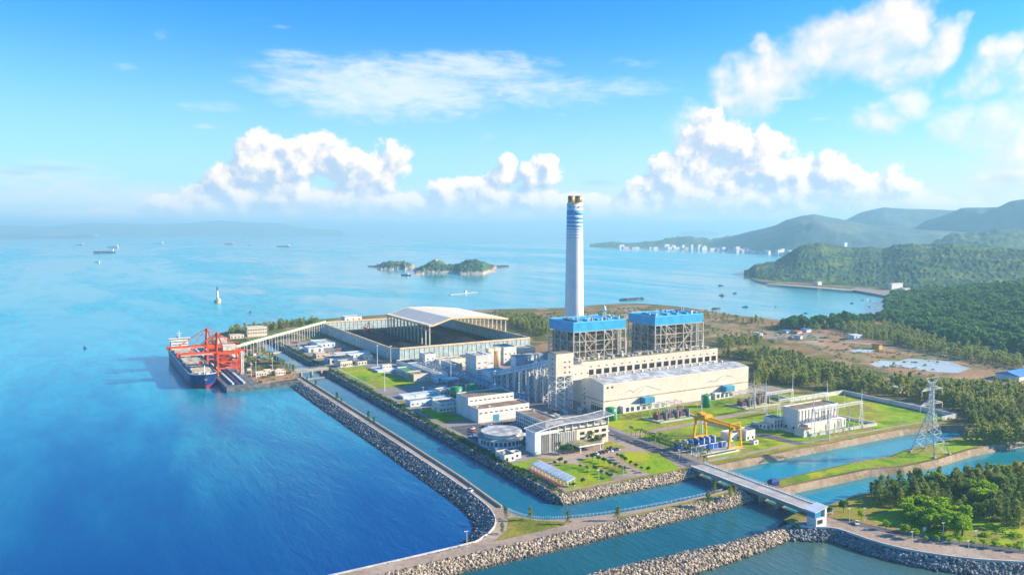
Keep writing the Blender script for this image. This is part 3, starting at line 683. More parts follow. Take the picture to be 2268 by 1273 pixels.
def vessel_row(x, y, n, r, h, label):
    for i in range(n):
        t = thing('dust_collector', label % ('first','second','third','fourth','fifth')[i], 'dust collector', (x+i*r*2.6,y+i*.0,4), 'dust collectors beside the boiler')
        part('casing', 'cool_wall', t, MB().box(x+i*r*2.6-r,x+i*r*2.6+r,y-r,y+r,9,h)); part('roof', 'grey_roof', t, MB().box(x+i*r*2.6-r-.3,x+i*r*2.6+r+.3,y-r-.3,y+r+.3,h,h+.6))
        hp = MB()
        for dx in (-r/2, r/2): hp.add([(x+i*r*2.6+dx-r/2,y-r,9),(x+i*r*2.6+dx+r/2,y-r,9),(x+i*r*2.6+dx+r/2,y+r,9),(x+i*r*2.6+dx-r/2,y+r,9),(x+i*r*2.6+dx,y,5.4)], [(0,1,4),(1,2,4),(2,3,4),(3,0,4)])
        part('hopper', 'steel_grey', t, hp); l = MB(); lattice(l, x+i*r*2.6-r, x+i*r*2.6+r, y-r, y+r, 4, 9, 1, .35); part('legs', 'steel_white', t, l)
vessel_row(377, 640, 4, 5.2, 27, '%s pale dust collector from the left behind the blue boiler houses')
for i, (x, y, r, h) in enumerate(((362,560,3.2,34),(372,566,3.2,34),(363,584,2.6,30),(374,590,2.6,30))):
    t = thing('storage_silo', '%s pale steel silo in the shade between coal gallery and left boiler' % ('nearest left','nearest right','farther left','farther right')[i], 'silo', (x,y,4), 'steel silos beside the coal gallery')
    part('barrel', 'cool_wall', t, MB().lathe((x,y,0), [(r,10),(r,h),(r*.5,h+2)], 18), True); part('cone', 'steel_grey', t, MB().lathe((x,y,0), [(.6,5),(r,10)], 18))
    l = MB(); lattice(l, x-r*.8, x+r*.8, y-r*.8, y+r*.8, 4, 10, 1, .4); part('legs', 'steel_white', t, l)
    part('side_ladder', 'frame_white', t, MB().beam((x-r-.4,y,4),(x-r-.4,y,h),.5))
t = thing('pipe_rack', 'long white pipe bridge running along the road beside the coal gallery', 'pipe rack', (326,640,4))
l = MB()
for k in range(28):
    y = 540+k*7.4; l.beam((324,y,4),(324,y,11),.35); l.beam((329,y,4),(329,y,11),.35); l.beam((324,y,8.5),(329,y,8.5),.3); l.beam((324,y,11),(329,y,11),.3); l.beam((324,y,8.5),(324,y+7.4,11),.2)
for x in (324,329):
    for z in (8.5,11): l.beam((x,540,z),(x,747,z),.3)
part('frame', 'frame_white', t, l)
pp = MB()
for i, (x, z) in enumerate(((324.8,9),(325.8,9.1),(326.9,9),(328,9.1),(325.2,11.5),(327.2,11.6))): pp.cyl((x,540,z),(x,747,z), .35, n=6)
part('pipes', 'cyan_paint', t, pp)

# ---------------------------------------------------------------- crusher tower, silos and middle buildings
t = building('crusher_tower', 'tall white L-shaped tower with grey flat roof left of the two tan silos', 'tower', 342,356,661,684,27,'white_wall','grey_roof',rows=[(2,9,9.8,2.4),(2,14,14.8,2.4),(2,19,19.8,2.4)],lrows=[(4,22,22.9,1.0),(4,17,17.9,1.0),(4,12,12.9,1.0),(4,7,7.9,1.0)],units=3)
part('wing', 'cool_wall', t, MB().box(356.02,363,664,684,4,26)); wins(t,'y',664,356,363,2,9,9.8,2); wins(t,'y',664,356,363,2,17,17.8,2)
part('low_wing', 'cool_wall', t, MB().box(342,376,652,660.98,4,10)); part('low_wing_roof', 'grey_roof', t, MB().box(342.3,375.7,652.3,660.7,10.02,10.2))
for i, (x, y) in enumerate(((372,688),(381,690))):
    t = thing('tan_silo', ('left','right')[i]+' one of two tan concrete silos beside the white tower', 'silo', (x,y,4), 'tan silos beside the white tower')
    part('barrel', 'silo_tan', t, MB().lathe((x,y,0), [(3.9,8),(3.9,25),(3.6,25.05)], 22), True)
    part('top_house', 'cream_wall', t, MB().box(x-3.4,x+3.4,y-3.4,y+3.4,25.1,28.4))
    l = MB(); lattice(l, x-3, x+3, y-3, y+3, 4, 8, 1, .4); part('legs', 'yellow_steel', t, l); part('hopper', 'steel_grey', t, MB().lathe((x,y,0), [(.7,5.2),(3.6,8)], 14))
building('ash_building', 'white block with two rows of windows right of the tan silos', 'building', 404,420,716,740,23,'white_wall','grey_roof',rows=[(3,9,10.2,1.5),(3,15,16.2,1.5)],lrows=[(4,9,10.2,1.4),(4,15,16.2,1.4),(4,19,20,1.4)],units=2)
building('pump_house', 'cream house with tall slit windows near the left boiler house', 'building', 432,452,728,748,18,'cream_wall','grey_roof',rows=[(5,9,14,1.0)],lrows=[(2,9,11,1.0)])
building('storehouse', 'low white storehouse just left of the blue boiler houses', 'building', 418,440,700,716,12,'white_wall','pale_roof',rows=[(4,7,9,1.4)])
building('work_block', 'small white tower with dark roof just in front of the coal shed wall', 'building', 322,334,739,755,19,'white_wall','grey_roof',rows=[(2,8,9.3,1.2),(2,13,14.3,1.2)],lrows=[(4,8,9.3,1.2),(4,13,14.3,1.2)],units=2)
building('step_block', 'cream stepped building right of the small white tower by the coal shed', 'building', 334.2,368,730,748,13,'cream_wall','pale_roof',rows=[(6,6.5,8.2,1.4)],units=5)
building('link_block', 'long low cream roof between the coal shed and the white L-shaped tower', 'building', 334,341.5,690,726,14,'cream_wall','pale_roof',lrows=[(6,7,8.6,1.5)],units=4)
building('water_plant', 'long pale blue water treatment block with dark flat roof facing the lawn', 'building', 300,312,661,735,12.5,'cool_wall','grey_roof',rows=[(2,6,8,1.6)],lrows=[(18,8.6,9.6,1.3),(18,5.5,6.5,1.3)],units=3)
building('sludge_house', 'white block with reddish roof at the far end of the pale blue plant', 'building', 300,317,736,765,11,'white_wall','brown_roof',rows=[(3,6,8,1.5)],lrows=[(6,6,8,1.4)])
t = thing('open_shelter', 'small shelter with pale flat roof on posts beside the pale blue plant', 'shelter', (308,650,4))
part('roof', 'cool_wall', t, MB().box(302,316,644,657,9.6,10)); 
for x in (303,315):
    for y in (645,656): part('post', 'frame_white', t, MB().beam((x,y,4),(x,y,9.6),.4))
building('fan_house', 'cream walled house with dark ribbed side at the edge of the lawn', 'building', 283,300,677,694,11.5,'cream_wall','olive_roof',rows=[(2,6,7,1.2)],lrows=[(7,4.5,10,.9)])
building('filter_house', 'green shaded long house with ribbed side behind the lawn', 'building', 284,296,697,724,11,'cool_wall','green_roof',lrows=[(8,4.5,9.5,1.2)])
for i, y in enumerate((624,)):
    t = thing('basin_row', 'row of long white covered basins on the near side of the lawn', 'basins', (268,620,4))
    for k in range(5): part('basin_cover', 'cool_wall', t, MB().box(246+k*11.5,256.6+k*11.5,612+k*.6,624+k*.6,4,6.3)); part('rib', 'steel_grey', t, MB().box(246+k*11.5,256.6+k*11.5,617.6+k*.6,617.9+k*.6,6.3,6.6))
t = building('shade_store', 'low cyan walled yard store with dark roof beside the canal road', 'building', 240,262,582,592,9,'cool_wall','grey_roof',rows=[(5,5.5,6.5,1.4)])
for i, (x, y) in enumerate(((290,599),(307.5,603))):
    t = thing('green_tank', ('left','right')[i]+' one of two green round tanks behind the white workshops', 'tank', (x,y,4), 'green tanks behind the workshops')
    part('shell', 'green_tank', t, MB().lathe((x,y,4), [(5.6,0),(5.6,8.2)], 28), True); part('roof', 'green_tank', t, MB().lathe((x,y,4), [(5.65,8.2),(3,8.9),(.1,9.2)], 28), True); part('ladder', 'frame_white', t, MB().beam((x-5.8,y,4),(x-5.8,y,12.5),.35))
building('tank_office', 'small white house with dark roof left of the green tanks', 'building', 278,288,606,618,9.5,'white_wall','grey_roof',rows=[(3,6,7.4,1.3)])
building('control_block', 'low cyan block with flat pale roof behind the white workshop with round windows', 'building', 259,276,574,590,9,'cyan_paint','pale_roof',rows=[(4,5.5,7,1.6)])
building('small_workshop', 'white workshop with a row of small square windows and dark roof', 'building', 252,270,551,566,12,'white_wall','grey_roof',rows=[(6,5.6,6.8,1.2),(3,10,10.4,4)],lrows=[(1,4.2,7,1.6)])
t = building('warehouse', 'large white warehouse of two steps with rows of slot windows', 'warehouse', 264,309,507,524,14.6,'white_wall','brown_roof',rows=[(10,10.9,11.6,2.2)],units=2)
box_parts(t, 264.05, 305, 524.05, 545, 4, 20.3, 'white_wall', 'brown_roof'); wins(t,'y',524.05,265,305,10,16.9,17.6,2.2); part('door','cyan_paint',t,MB().box(277,282,506.85,507.05,4,9)); part('door','cyan_paint',t,MB().box(297,301,506.85,507.05,4,9)); part('door','cyan_paint',t,MB().box(303,307,506.85,507.05,4,9))
building('canteen', 'low white block with many small windows and brown roof behind the office', 'building', 288,303,450,492,14,'white_wall','brown_roof',rows=[(3,9,10.4,1.4)],lrows=[(14,5.2,6.8,1.3),(14,8.0,9.4,1.3),(14,10.9,12.2,1.3)],units=2)
building('canteen_annex', 'tiny cream rooftop house between the canteen and the lattice tower', 'building', 306,318,474,482,9,'cream_wall','olive_roof',rows=[(3,5.6,7,1.2)])
building('lobby_block', 'flat roofed cream block behind the curved office roof', 'building', 296,326,434.5,447,13,'cream_wall','brown_roof',rows=[(6,8,9.6,1.8)])
building('gate_cottage', 'tiny white two-box cottage with dark roof left of the office', 'building', 233,241,412,424,8.5,'white_wall','pv_dark',rows=[(2,5,6.6,1.2)],units=1)
building('garden_store', 'small white cube joined to the right of the tiny cottage', 'building', 241.1,247,415,421,8,'white_wall','pale_roof',rows=[(1,5,6.6,1.4)])
t = thing('round_hall', 'round white hall with a big flat disc roof', 'building', (253,452,4))
part('wall', 'cool_wall', t, MB().lathe((253,452,4), [(15.6,0),(15.6,5.2)], 48)); part('terrace', 'concrete', t, MB().lathe((253,452,4), [(16.2,5.2),(16.2,5.7),(13,5.72)], 48))
part('drum', 'cool_wall', t, MB().lathe((253,452,4), [(12.4,5.72),(12.4,7.6)], 48)); part('roof', 'pale_roof', t, MB().lathe((253,452,4), [(13.6,7.6),(14.2,8.4),(13.9,8.8),(13.0,8.82)], 48))
for i in range(16):
    a = R(185+i*11); cx_, cy_ = 253+15.62*math.cos(a), 452+15.62*math.sin(a); d_ = Vector((-math.sin(a), math.cos(a), 0))
    part('window', 'blue_glass', t, MB().beam(Vector((cx_,cy_,7))-d_*.9, Vector((cx_,cy_,7))+d_*.9, .25, 2.6))
part('porch', 'white_wall', t, MB().box(266,273,438.5,449,4,9.4))

# office building with curved fly roof, fins and canopy
t = thing('office_building', 'white office with a curved slatted fly roof and tall fins over glass', 'office', (289,424,4))
part('wall', 'cream_wall', t, MB().box(276,318,417,427.6,4,18)); part('stair_wall', 'cool_wall', t, MB().box(258,262.4,416,427.6,4,18.6)); part('glass', 'dark_glass', t, MB().box(262.5,275.9,418.2,427.6,4,17.2))
part('fascia', 'frame_white', t, MB().box(262.5,275.9,416.4,417.4,16.2,18.2))
for i in range(9): part('fin', 'frame_white', t, MB().box(262.8+i*1.6,263.06+i*1.6,416.4,417.1,4,16.2))
for i in range(9): part('fin', 'frame_white', t, MB().box(277+i*1.75,277.3+i*1.75,415.9,417,7,15.8))
for i in range(4): part('window', 'dark_glass', t, MB().box(294.5+i*6,298+i*6,416.85,417.05,12,13.9))
for i in range(4): part('window', 'dark_glass', t, MB().box(294.5+i*6,298+i*6,416.85,417.05,8.4,10.3))
for i in range(10): part('ribbon_window', 'dark_glass', t, MB().box(277.5+i*4.05,281+i*4.05,416.85,417.05,16.2,16.9))
part('roof_deck', 'grey_roof', t, MB().box(276.2,317.8,417.3,427.4,18.02,18.3))
fr = MB(); prev = None
def curve(x): return interp([(250,18.2),(258,18.9),(266,20.4),(275,21.5),(285,21.9),(292,21.5),(300,21.6),(310,22.2),(325,23.6)], x)[0]
xs = [257+64*i/32 for i in range(33)]
for a, b_ in zip(xs, xs[1:]):
    for y in (414.6, 428.4): fr.beam((a,y,curve(a)),(b_,y,curve(b_)),.55,.6)
for x in xs[::4]: fr.beam((x,414.6,curve(x)),(x,428.4,curve(x)),.4)
part('roof_frame', 'frame_white', t, fr); sl_ = MB()
for i in range(64):
    x = 257.5+i*.99; sl_.box(x,x+.42,415,428,curve(x)+.02,curve(x)+.14)
part('roof_slats', 'steel_grey', t, sl_); cs = MB()
for x in (262.7,270,276.3,282,288,294,300,306,312,317.7): cs.beam((x,416.6,4 if x<290 else 17),(x,416.6,curve(x)),.45)
part('column', 'frame_white', t, cs)
part('canopy', 'frame_white', t, MB().box(284,304,403,416,8.2,9.0)); part('canopy_top', 'olive_roof', t, MB().box(284.5,303.5,403.5,415.6,9.02,9.2)); 
for x in (286,302):
    for y in (404.5,414): part('canopy_post', 'frame_white', t, MB().beam((x,y,4),(x,y,8.2),.55))
part('entrance_glass', 'blue_glass', t, MB().box(286,302,416.75,417.1,4,7.6))
# ---------------------------------------------------------------- coal yard enclosure and canopy
X0, X1, Y0, Y1, ZT = 310, 488, 800, 1082, 17.0
t = thing('coal_yard_wall', 'pale blue windbreak wall with a cream top rim round the black coal yard', 'wall', ((X0+X1)/2,(Y0+Y1)/2,4))
ch = 8
loop = [(X0+ch,Y0),(X1,Y0),(X1,Y1),(X0,Y1),(X0,Y0+ch)]
for i in range(5):
    a, b_ = loop[i], loop[(i+1)%5]
    part('wall_panel', 'shed_wall', t, MB().beam((*a,(4+ZT-1)/2),(*b_,(4+ZT-1)/2), .35, ZT-5))
    part('rim', 'shed_rim', t, MB().beam((*a,ZT),(*b_,ZT), 1.6, 1.8))
    L = math.dist(a, b_); n = max(1, int(L/6)); po = MB()
    nx, ny = (b_[1]-a[1])/L, -(b_[0]-a[0])/L
    cxm, cym = (X0+X1)/2-a[0], (Y0+Y1)/2-a[1]; sg = -1 if nx*cxm+ny*cym > 0 else 1
    for k in range(n+1):
        x, y = a[0]+(b_[0]-a[0])*k/n, a[1]+(b_[1]-a[1])*k/n
        po.beam((x+nx*.5*sg,y+ny*.5*sg,4),(x+nx*.5*sg,y+ny*.5*sg,ZT-1), .26)
        po.beam((x-nx*.5*sg,y-ny*.5*sg,4),(x-nx*.5*sg,y-ny*.5*sg,ZT-1), .3)
    for z in (8.2,12.4): po.beam((a[0]-nx*.5*sg,a[1]-ny*.5*sg,z),(b_[0]-nx*.5*sg,b_[1]-ny*.5*sg,z),.3)
    part('posts', 'frame_white', t, po)
tag(MB().sheet([(X0+1,Y0+1),(X1-1,Y0+1),(X1-1,Y1-1),(X0+1,Y1-1)], 4.12).build('coal_yard_ground', 'coal_black'), kind='structure')
def heap(name, label, cx_, cy_, rx, ry, h, seed):
    mb = MB(); n, m_ = 40, 14; vs = []; fs = []
    for i in range(n):
        a = 2*math.pi*i/n
        for j in range(m_+1):
            u = j/m_; k = 1+.12*fb(math.cos(a)*2+seed, math.sin(a)*2, 0)
            x, y = cx_+rx*u*k*math.cos(a), cy_+ry*u*k*math.sin(a)
            vs.append((x, y, 4+h*(1-u**1.6)*(1+.15*fb(x*.08,y*.08,seed))))
    for i in range(n):
        for j in range(m_): fs.append((i*(m_+1)+j, i*(m_+1)+j+1, ((i+1)%n)*(m_+1)+j+1, ((i+1)%n)*(m_+1)+j))
    o = tag(mb.add(vs, fs).build(name, 'coal_black', None, True), label, 'coal pile', 'coal piles in the yard'); return o
heap('coal_pile', 'long black coal pile under the left half of the yard, beside the stacker', 350, 950, 26, 95, 9, 1)
heap('coal_pile', 'black coal pile under the big canopy roof', 430, 890, 34, 62, 8, 5)
heap('coal_pile', 'small black coal pile by the near rim of the yard', 375, 832, 34, 20, 5, 9)
t = thing('yard_canopy', 'huge cream folded canopy roof on tall columns over the coal yard', 'canopy', (447,948,4))
xa, xb, ya, yb = 386, 500, 874, 1022
prof = [(xa,31),(xa+6,31.1),(xa+31,38.6),(xa+59,38.4),(xa+88,36.0),(xb,33.3)]
tp = MB().add([(x,y,z) for y in (ya,yb) for x,z in prof], [(i,i+1,i+7,i+6) for i in range(5)])
part('roof', 'canopy_roof', t, MB().xz(ya, yb, prof+[(x,z-.8) for x,z in prof[::-1]]))
fa = MB()
for a, b_ in zip(prof, prof[1:]):
    for y in (ya-.2, yb+.2): fa.beam((a[0],y,a[1]-.8),(b_[0],y,b_[1]-.8),.5,2.2)
for x in (xa-.2, xb+.2): fa.beam((x,ya,30.4 if x<400 else 32.6),(x,yb,30.4 if x<400 else 32.6),.5,1.6)
part('fascia', 'shed_rim', t, fa); cl = MB()
for k in range(13):
    y = ya+2+k*12
    for x in (xa+2, xb-3): part('column', 'steel_white', t, MB().box(x-.8,x+.8,y-.6,y+.6,4,31.4))
for x in (xa+40,): part('column', 'silo_tan', t, MB().box(xa+2-1.2,xa+2+1.2,ya-1,ya+1.2,4,31.2)) if False else None
tr = MB()
for k in range(13):
    y = ya+2+k*12
    for a, b_ in zip(prof, prof[1:]): tr.beam((a[0],y,a[1]-2.6),(b_[0],y,b_[1]-2.6),.5)
for x in (xa+2, xb-3): tr.beam((x,ya,28.5),(x,yb,28.5),.6); tr.beam((x,ya,24),(x,yb,24),.4)
part('roof_truss', 'steel_white', t, tr)
t = thing('stacker_reclaimer', 'dark reddish stacker machine with a long boom inside the coal yard', 'stacker', (352,1000,4))
l = MB(); lattice(l, 347, 357, 996, 1004, 5, 14, 2, .6); part('portal', 'rust_red', t, l)
part('mast', 'rust_red', t, MB().beam((350,1000,14),(352,1000,24),.8).beam((354,1000,14),(352,1000,24),.8)); part('boom', 'rust_red', t, MB().beam((352,1000,14),(356,962,11),1.4).beam((352,1000,24),(356,965,12),.3).beam((352,1000,14),(350,1014,15),1.8).beam((352,1000,24),(350,1013,16),.3))
part('bucket_wheel', 'purple_grey', t, MB().cyl((355,961,10.5),(357.4,961,10.5), 3, n=16)); part('cabin', 'rust_red', t, MB().box(353,357,992,996,13,16))
building('shed_head_house', 'white house above the far left corner of the coal yard wall', 'building', 346,372,1084,1100,23,'white_wall','grey_roof',rows=[(3,18,19.5,2)])

# ---------------------------------------------------------------- low buildings by the canal
building('intake_house', 'low flat house with pale roof frame at the far end of the canal road', 'building', 262,284,930,965,10,'cool_wall','pale_roof',rows=[(4,6,8,1.6)],units=2)
building('screen_house', 'dark house with red door under a pale blue gantry by the canal', 'building', 244,262,905,925,9,'cool_wall','pale_roof',rows=[(2,4.2,7.5,2.4,'rust_red')])
building('yellow_store', 'low ochre store with pale roof beside the canal road', 'building', 240,256,858,872,9,'silo_tan','pale_roof',rows=[(3,5.5,7,1.4)])
building('long_store', 'long low store with pale flat roof between canal and coal yard', 'building', 260,298,840,858,9,'cool_wall','pale_roof',rows=[(8,5.5,7,1.4)])
building('arched_house', 'low house with arched end and pink roof beside the canal', 'building', 242,268,812,834,10.5,'white_wall','brown_roof',rows=[(4,5.5,8,2)],lrows=[(2,5,8.4,4)],units=2)
building('bridge_office', 'cream two storey house with a row of windows beside the small canal bridge', 'building', 246,259,788,800,10.5,'cream_wall','grey_roof',rows=[(6,6,7.4,1.0)])
building('small_pavilion', 'small cream pavilion with flat roof in front of the coal yard wall', 'building', 267,277,793,803,8,'cream_wall','grey_roof',rows=[(3,5,6.6,1.4)])
building('yellow_house', 'two storey yellow house behind the small pavilion at the coal yard wall', 'building', 278,286,800,808,13,'cream_wall','pale_roof',rows=[(2,9,10.4,1.4),(3,5,7.4,1.0)])
t = thing('pool_cover', 'white square water tank cover with a tiny cream hut on it', 'tank cover', (281,752,4))
part('slab', 'cool_wall', t, MB().box(270,292,740,764,4,5.8)); part('hut', 'cream_wall', t, MB().box(278,288,748,754,5.82,10)); wins(t,'y',748,278,288,3,6.8,8,1)
building('far_office', 'cream two storey office among trees on the far point beyond the ship cranes', 'office', 208,234,1078,1092,17,'cream_wall','pale_roof',rows=[(8,8,9.6,1.8),(8,12.4,14,1.8)])
building('far_shed', 'low cream shed at the shore left of the cream office', 'building', 184,202,1070,1082,9,'cream_wall','brown_roof',rows=[(4,5,7,1.4)])
# pier yard huts
building('pier_hut', 'long pale hut on the pier yard near its front corner', 'hut', 158,168,781,788,8.2,'cream_wall','pale_roof',rows=[(4,5.4,6.6,1.2)],z0=3.8)
building('pier_hut', 'white hut on the pier yard closest to the canal bridge', 'hut', 176,186,777,784,8.6,'cream_wall','pale_roof',rows=[(4,5.4,6.6,1.2)],z0=3.8)
building('pier_hut', 'pale hut on the pier yard behind the other two', 'hut', 168,177,790,797,8.0,'cream_wall','pale_roof',rows=[(3,5.4,6.6,1.2)],z0=3.8)
building('pier_hut', 'small open fronted hut beside the white hut of the pier yard', 'hut', 180,187,787,792,8.4,'white_wall','brown_roof',rows=[(2,4.4,7,1.6)],z0=3.8)

# ---------------------------------------------------------------- bridges
def road_bridge(label, x0, x1, ya, yb, zd, axis='y', piers=(), rail='frame_white', over=None):
    t = thing('road_bridge', label, 'bridge', ((x0+x1)/2,(ya+yb)/2,zd-.9))
    part('deck', 'concrete', t, MB().box(x0,x1,ya,yb,zd-.9,zd))
    if axis == 'y':
        part('kerb', 'white_kerb', t, MB().box(x0-.1,x0+1.4,ya,yb,zd+.02,zd+.3)); part('kerb', 'white_kerb', t, MB().box(x1-1.4,x1+.1,ya,yb,zd+.02,zd+.3))
        for x in (x0+.1, x1-.1):
            r_ = MB()
            for z in (.75,1.3): r_.beam((x,ya,zd+z),(x,yb,zd+z),.12)
            n = int((yb-ya)/2.5)
            for k in range(n+1): r_.beam((x,ya+(yb-ya)*k/n,zd+.3),(x,ya+(yb-ya)*k/n,zd+1.35),.16)
            part('railing', rail, t, r_)
        part('girder', 'concrete', t, MB().box(x0+.6,x0+1.6,ya,yb,zd-2.2,zd-.92).box(x1-1.6,x1-.6,ya,yb,zd-2.2,zd-.92))
        for y in piers: part('pier', 'concrete', t, MB().box(x0+.5,x1-.5,y-.6,y+.6,-2,zd-2.2))
    else:
        for y in (ya+.1, yb-.1):
            r_ = MB(); r_.beam((x0,y,zd+1.2),(x1,y,zd+1.2),.15)
            for k in range(15): r_.beam((x0+(x1-x0)*k/14,y,zd),(x0+(x1-x0)*k/14,y,zd+1.2),.15)
            part('railing', rail, t, r_)
        part('girder', 'silo_tan', t, MB().box(x0,x1,ya+.4,ya+1.2,zd-2,zd-.92).box(x0,x1,yb-1.2,yb-.4,zd-2,zd-.92))
        for x in piers: part('pier', 'concrete', t, MB().box(x-.8,x+.8,ya+.3,yb-.3,-2,zd-2))
    return t
road_bridge('grey road bridge with white kerbs crossing both channels to the plant', 325.2,337,251,343,5.6,'y',(264,278,290,312,326))
t = road_bridge('small pale bridge over the canal between pier yard and plant', 192,231,780,787,6.2,'x',(203,214,224))
t = thing('canal_boom', 'low pale floating boom across the canal just below the small bridge', 'boom', (212,758,0)); part('float', 'concrete', t, MB().beam((198,761,.5),(229,762,.5),1.4,.9))
t = thing('canal_boom', 'low pale boom across the far end of the canal under the conveyor', 'boom', (212,938,0)); part('float', 'silo_tan', t, MB().beam((197,940,.6),(229,948,.6),1.8,1.2))
# gate tower at the bridge end
t = thing('gate_tower', 'white and pale blue gatehouse with slanted roof at the near end of the bridge', 'gatehouse', (316,246,4))
part('cabin', 'white_wall', t, MB().box(312,318,242,247.5,4,9)); part('upper_cabin', 'cyan_paint', t, MB().box(311.6,316,242.5,247,9.02,12)); part('roof', 'cool_wall', t, MB().add([(310.5,241.5,12.1),(320,241.5,13.6),(320,248.5,13.6),(310.5,248.5,12.1),(310.5,241.5,12.5),(320,241.5,14),(320,248.5,14),(310.5,248.5,12.5)], [(0,3,2,1),(4,5,6,7),(0,1,5,4),(1,2,6,5),(2,3,7,6),(3,0,4,7)]))
part('pylon_wall', 'frame_white', t, MB().box(318.2,319.6,242,248,4,13)); part('window', 'dark_glass', t, MB().box(313,316.6,241.85,242.05,6,8)); part('gate_arm', 'frame_white', t, MB().beam((320,249,5.2),(326,249,5.2),.2)); part('porch_roof', 'cool_wall', t, MB().box(319.7,326,247,250.5,10,10.5))

# ---------------------------------------------------------------- conveyor from the wharf to the coal yard
t = thing('wharf_conveyor', 'long raised conveyor with green roof from the wharf cranes to the coal yard', 'conveyor', (230,960,4))
pa, pb = Vector((158,893,19.5)), Vector((306,1050,22))
part('gallery', 'cream_wall', t, MB().beam(pa, pb, 4.2, 2.8)); part('gallery_roof', 'green_roof', t, MB().beam(pa+Vector((0,0,1.6)), pb+Vector((0,0,1.6)), 4.6, .35))
dr = (pb-pa).normalized(); nr = Vector((dr.y,-dr.x,0))
for k in range(16):
    v = pa.lerp(pb, (k+.6)/16); b0 = 0 if 198 < v.x < 229 else 4; l = MB()
    for s_ in (-1.7,1.7): l.beam((v.x+nr.x*s_,v.y+nr.y*s_,b0-1),(v.x+nr.x*s_,v.y+nr.y*s_,v.z-1.3),.45)
    for z in (b0+4,b0+9): l.beam((v.x-nr.x*1.7,v.y-nr.y*1.7,z),(v.x+nr.x*1.7,v.y+nr.y*1.7,z),.3)
    part('support_bent', 'frame_white', t, l)
for k in range(30):
    v = pa.lerp(pb, (k+.5)/30); part('window', 'dark_open', t, MB().box(v.x+nr.x*2.1-.3, v.x+nr.x*2.1+.3, v.y+nr.y*2.1-.3, v.y+nr.y*2.1+.3, v.z-.2, v.z+.6))
building('transfer_house', 'small white transfer house at the wharf end of the green roofed conveyor', 'building', 150,160,885,897,24,'white_wall','pale_roof',rows=[(2,12,13.5,1.4),(2,18,19.5,1.4)],z0=3.8)
mat('ship_red', (.75,.06,.05), .5)
mat('quay_stone', (.13,.15,.16), .85, var=.2, scale=.2, bump=.3)
# ---------------------------------------------------------------- wharf, ship and unloaders
t = thing('wharf', 'grey concrete wharf deck on piles beside the moored bulk ship', 'wharf', (136,872,0))
part('deck', 'quay_stone', t, MB().box(122,150.5,736,1012,3.9,5.0)); part('fender_beam', 'hull_navy', t, MB().box(121.2,121.9,736,1012,1.2,4.6))
pl = MB()
for k in range(28):
    for x in (124,136,148): pl.cyl((x,739+k*10,-3),(x,739+k*10,3.9), .6, n=8)
part('piles', 'concrete', t, pl)
for x in (125,146.5): part('crane_rail', 'steel_grey', t, MB().box(x-.2,x+.2,738,1010,5.02,5.2))
for i, x in enumerate((129.5,134,139.5)):
    c = thing('wharf_belt', ('left','middle','right')[i]+' belt conveyor with pale hood along the wharf deck', 'conveyor', (x,870,5), 'belt conveyors on the wharf')
    part('hood', ('cool_wall','hull_navy','cool_wall')[i], c, MB().yz(x-.9,x+.9,[(744,5.4),(744,6.9),(1004,6.9),(1004,5.4)])); part('rail', 'frame_white', c, MB().beam((x+1,744,6.4),(x+1,1004,6.4),.25))
part('end_wall', 'quay_stone', t, MB().box(122,190,735.2,735.9,-2,4.6).box(150.6,190,736,738,3.9,4.7))
tag(MB().sheet([(150.6,738.1),(190,752),(196,764),(196,1040),(150.6,1040)], 3.86).build('pier_yard', 'soil'), kind='structure')

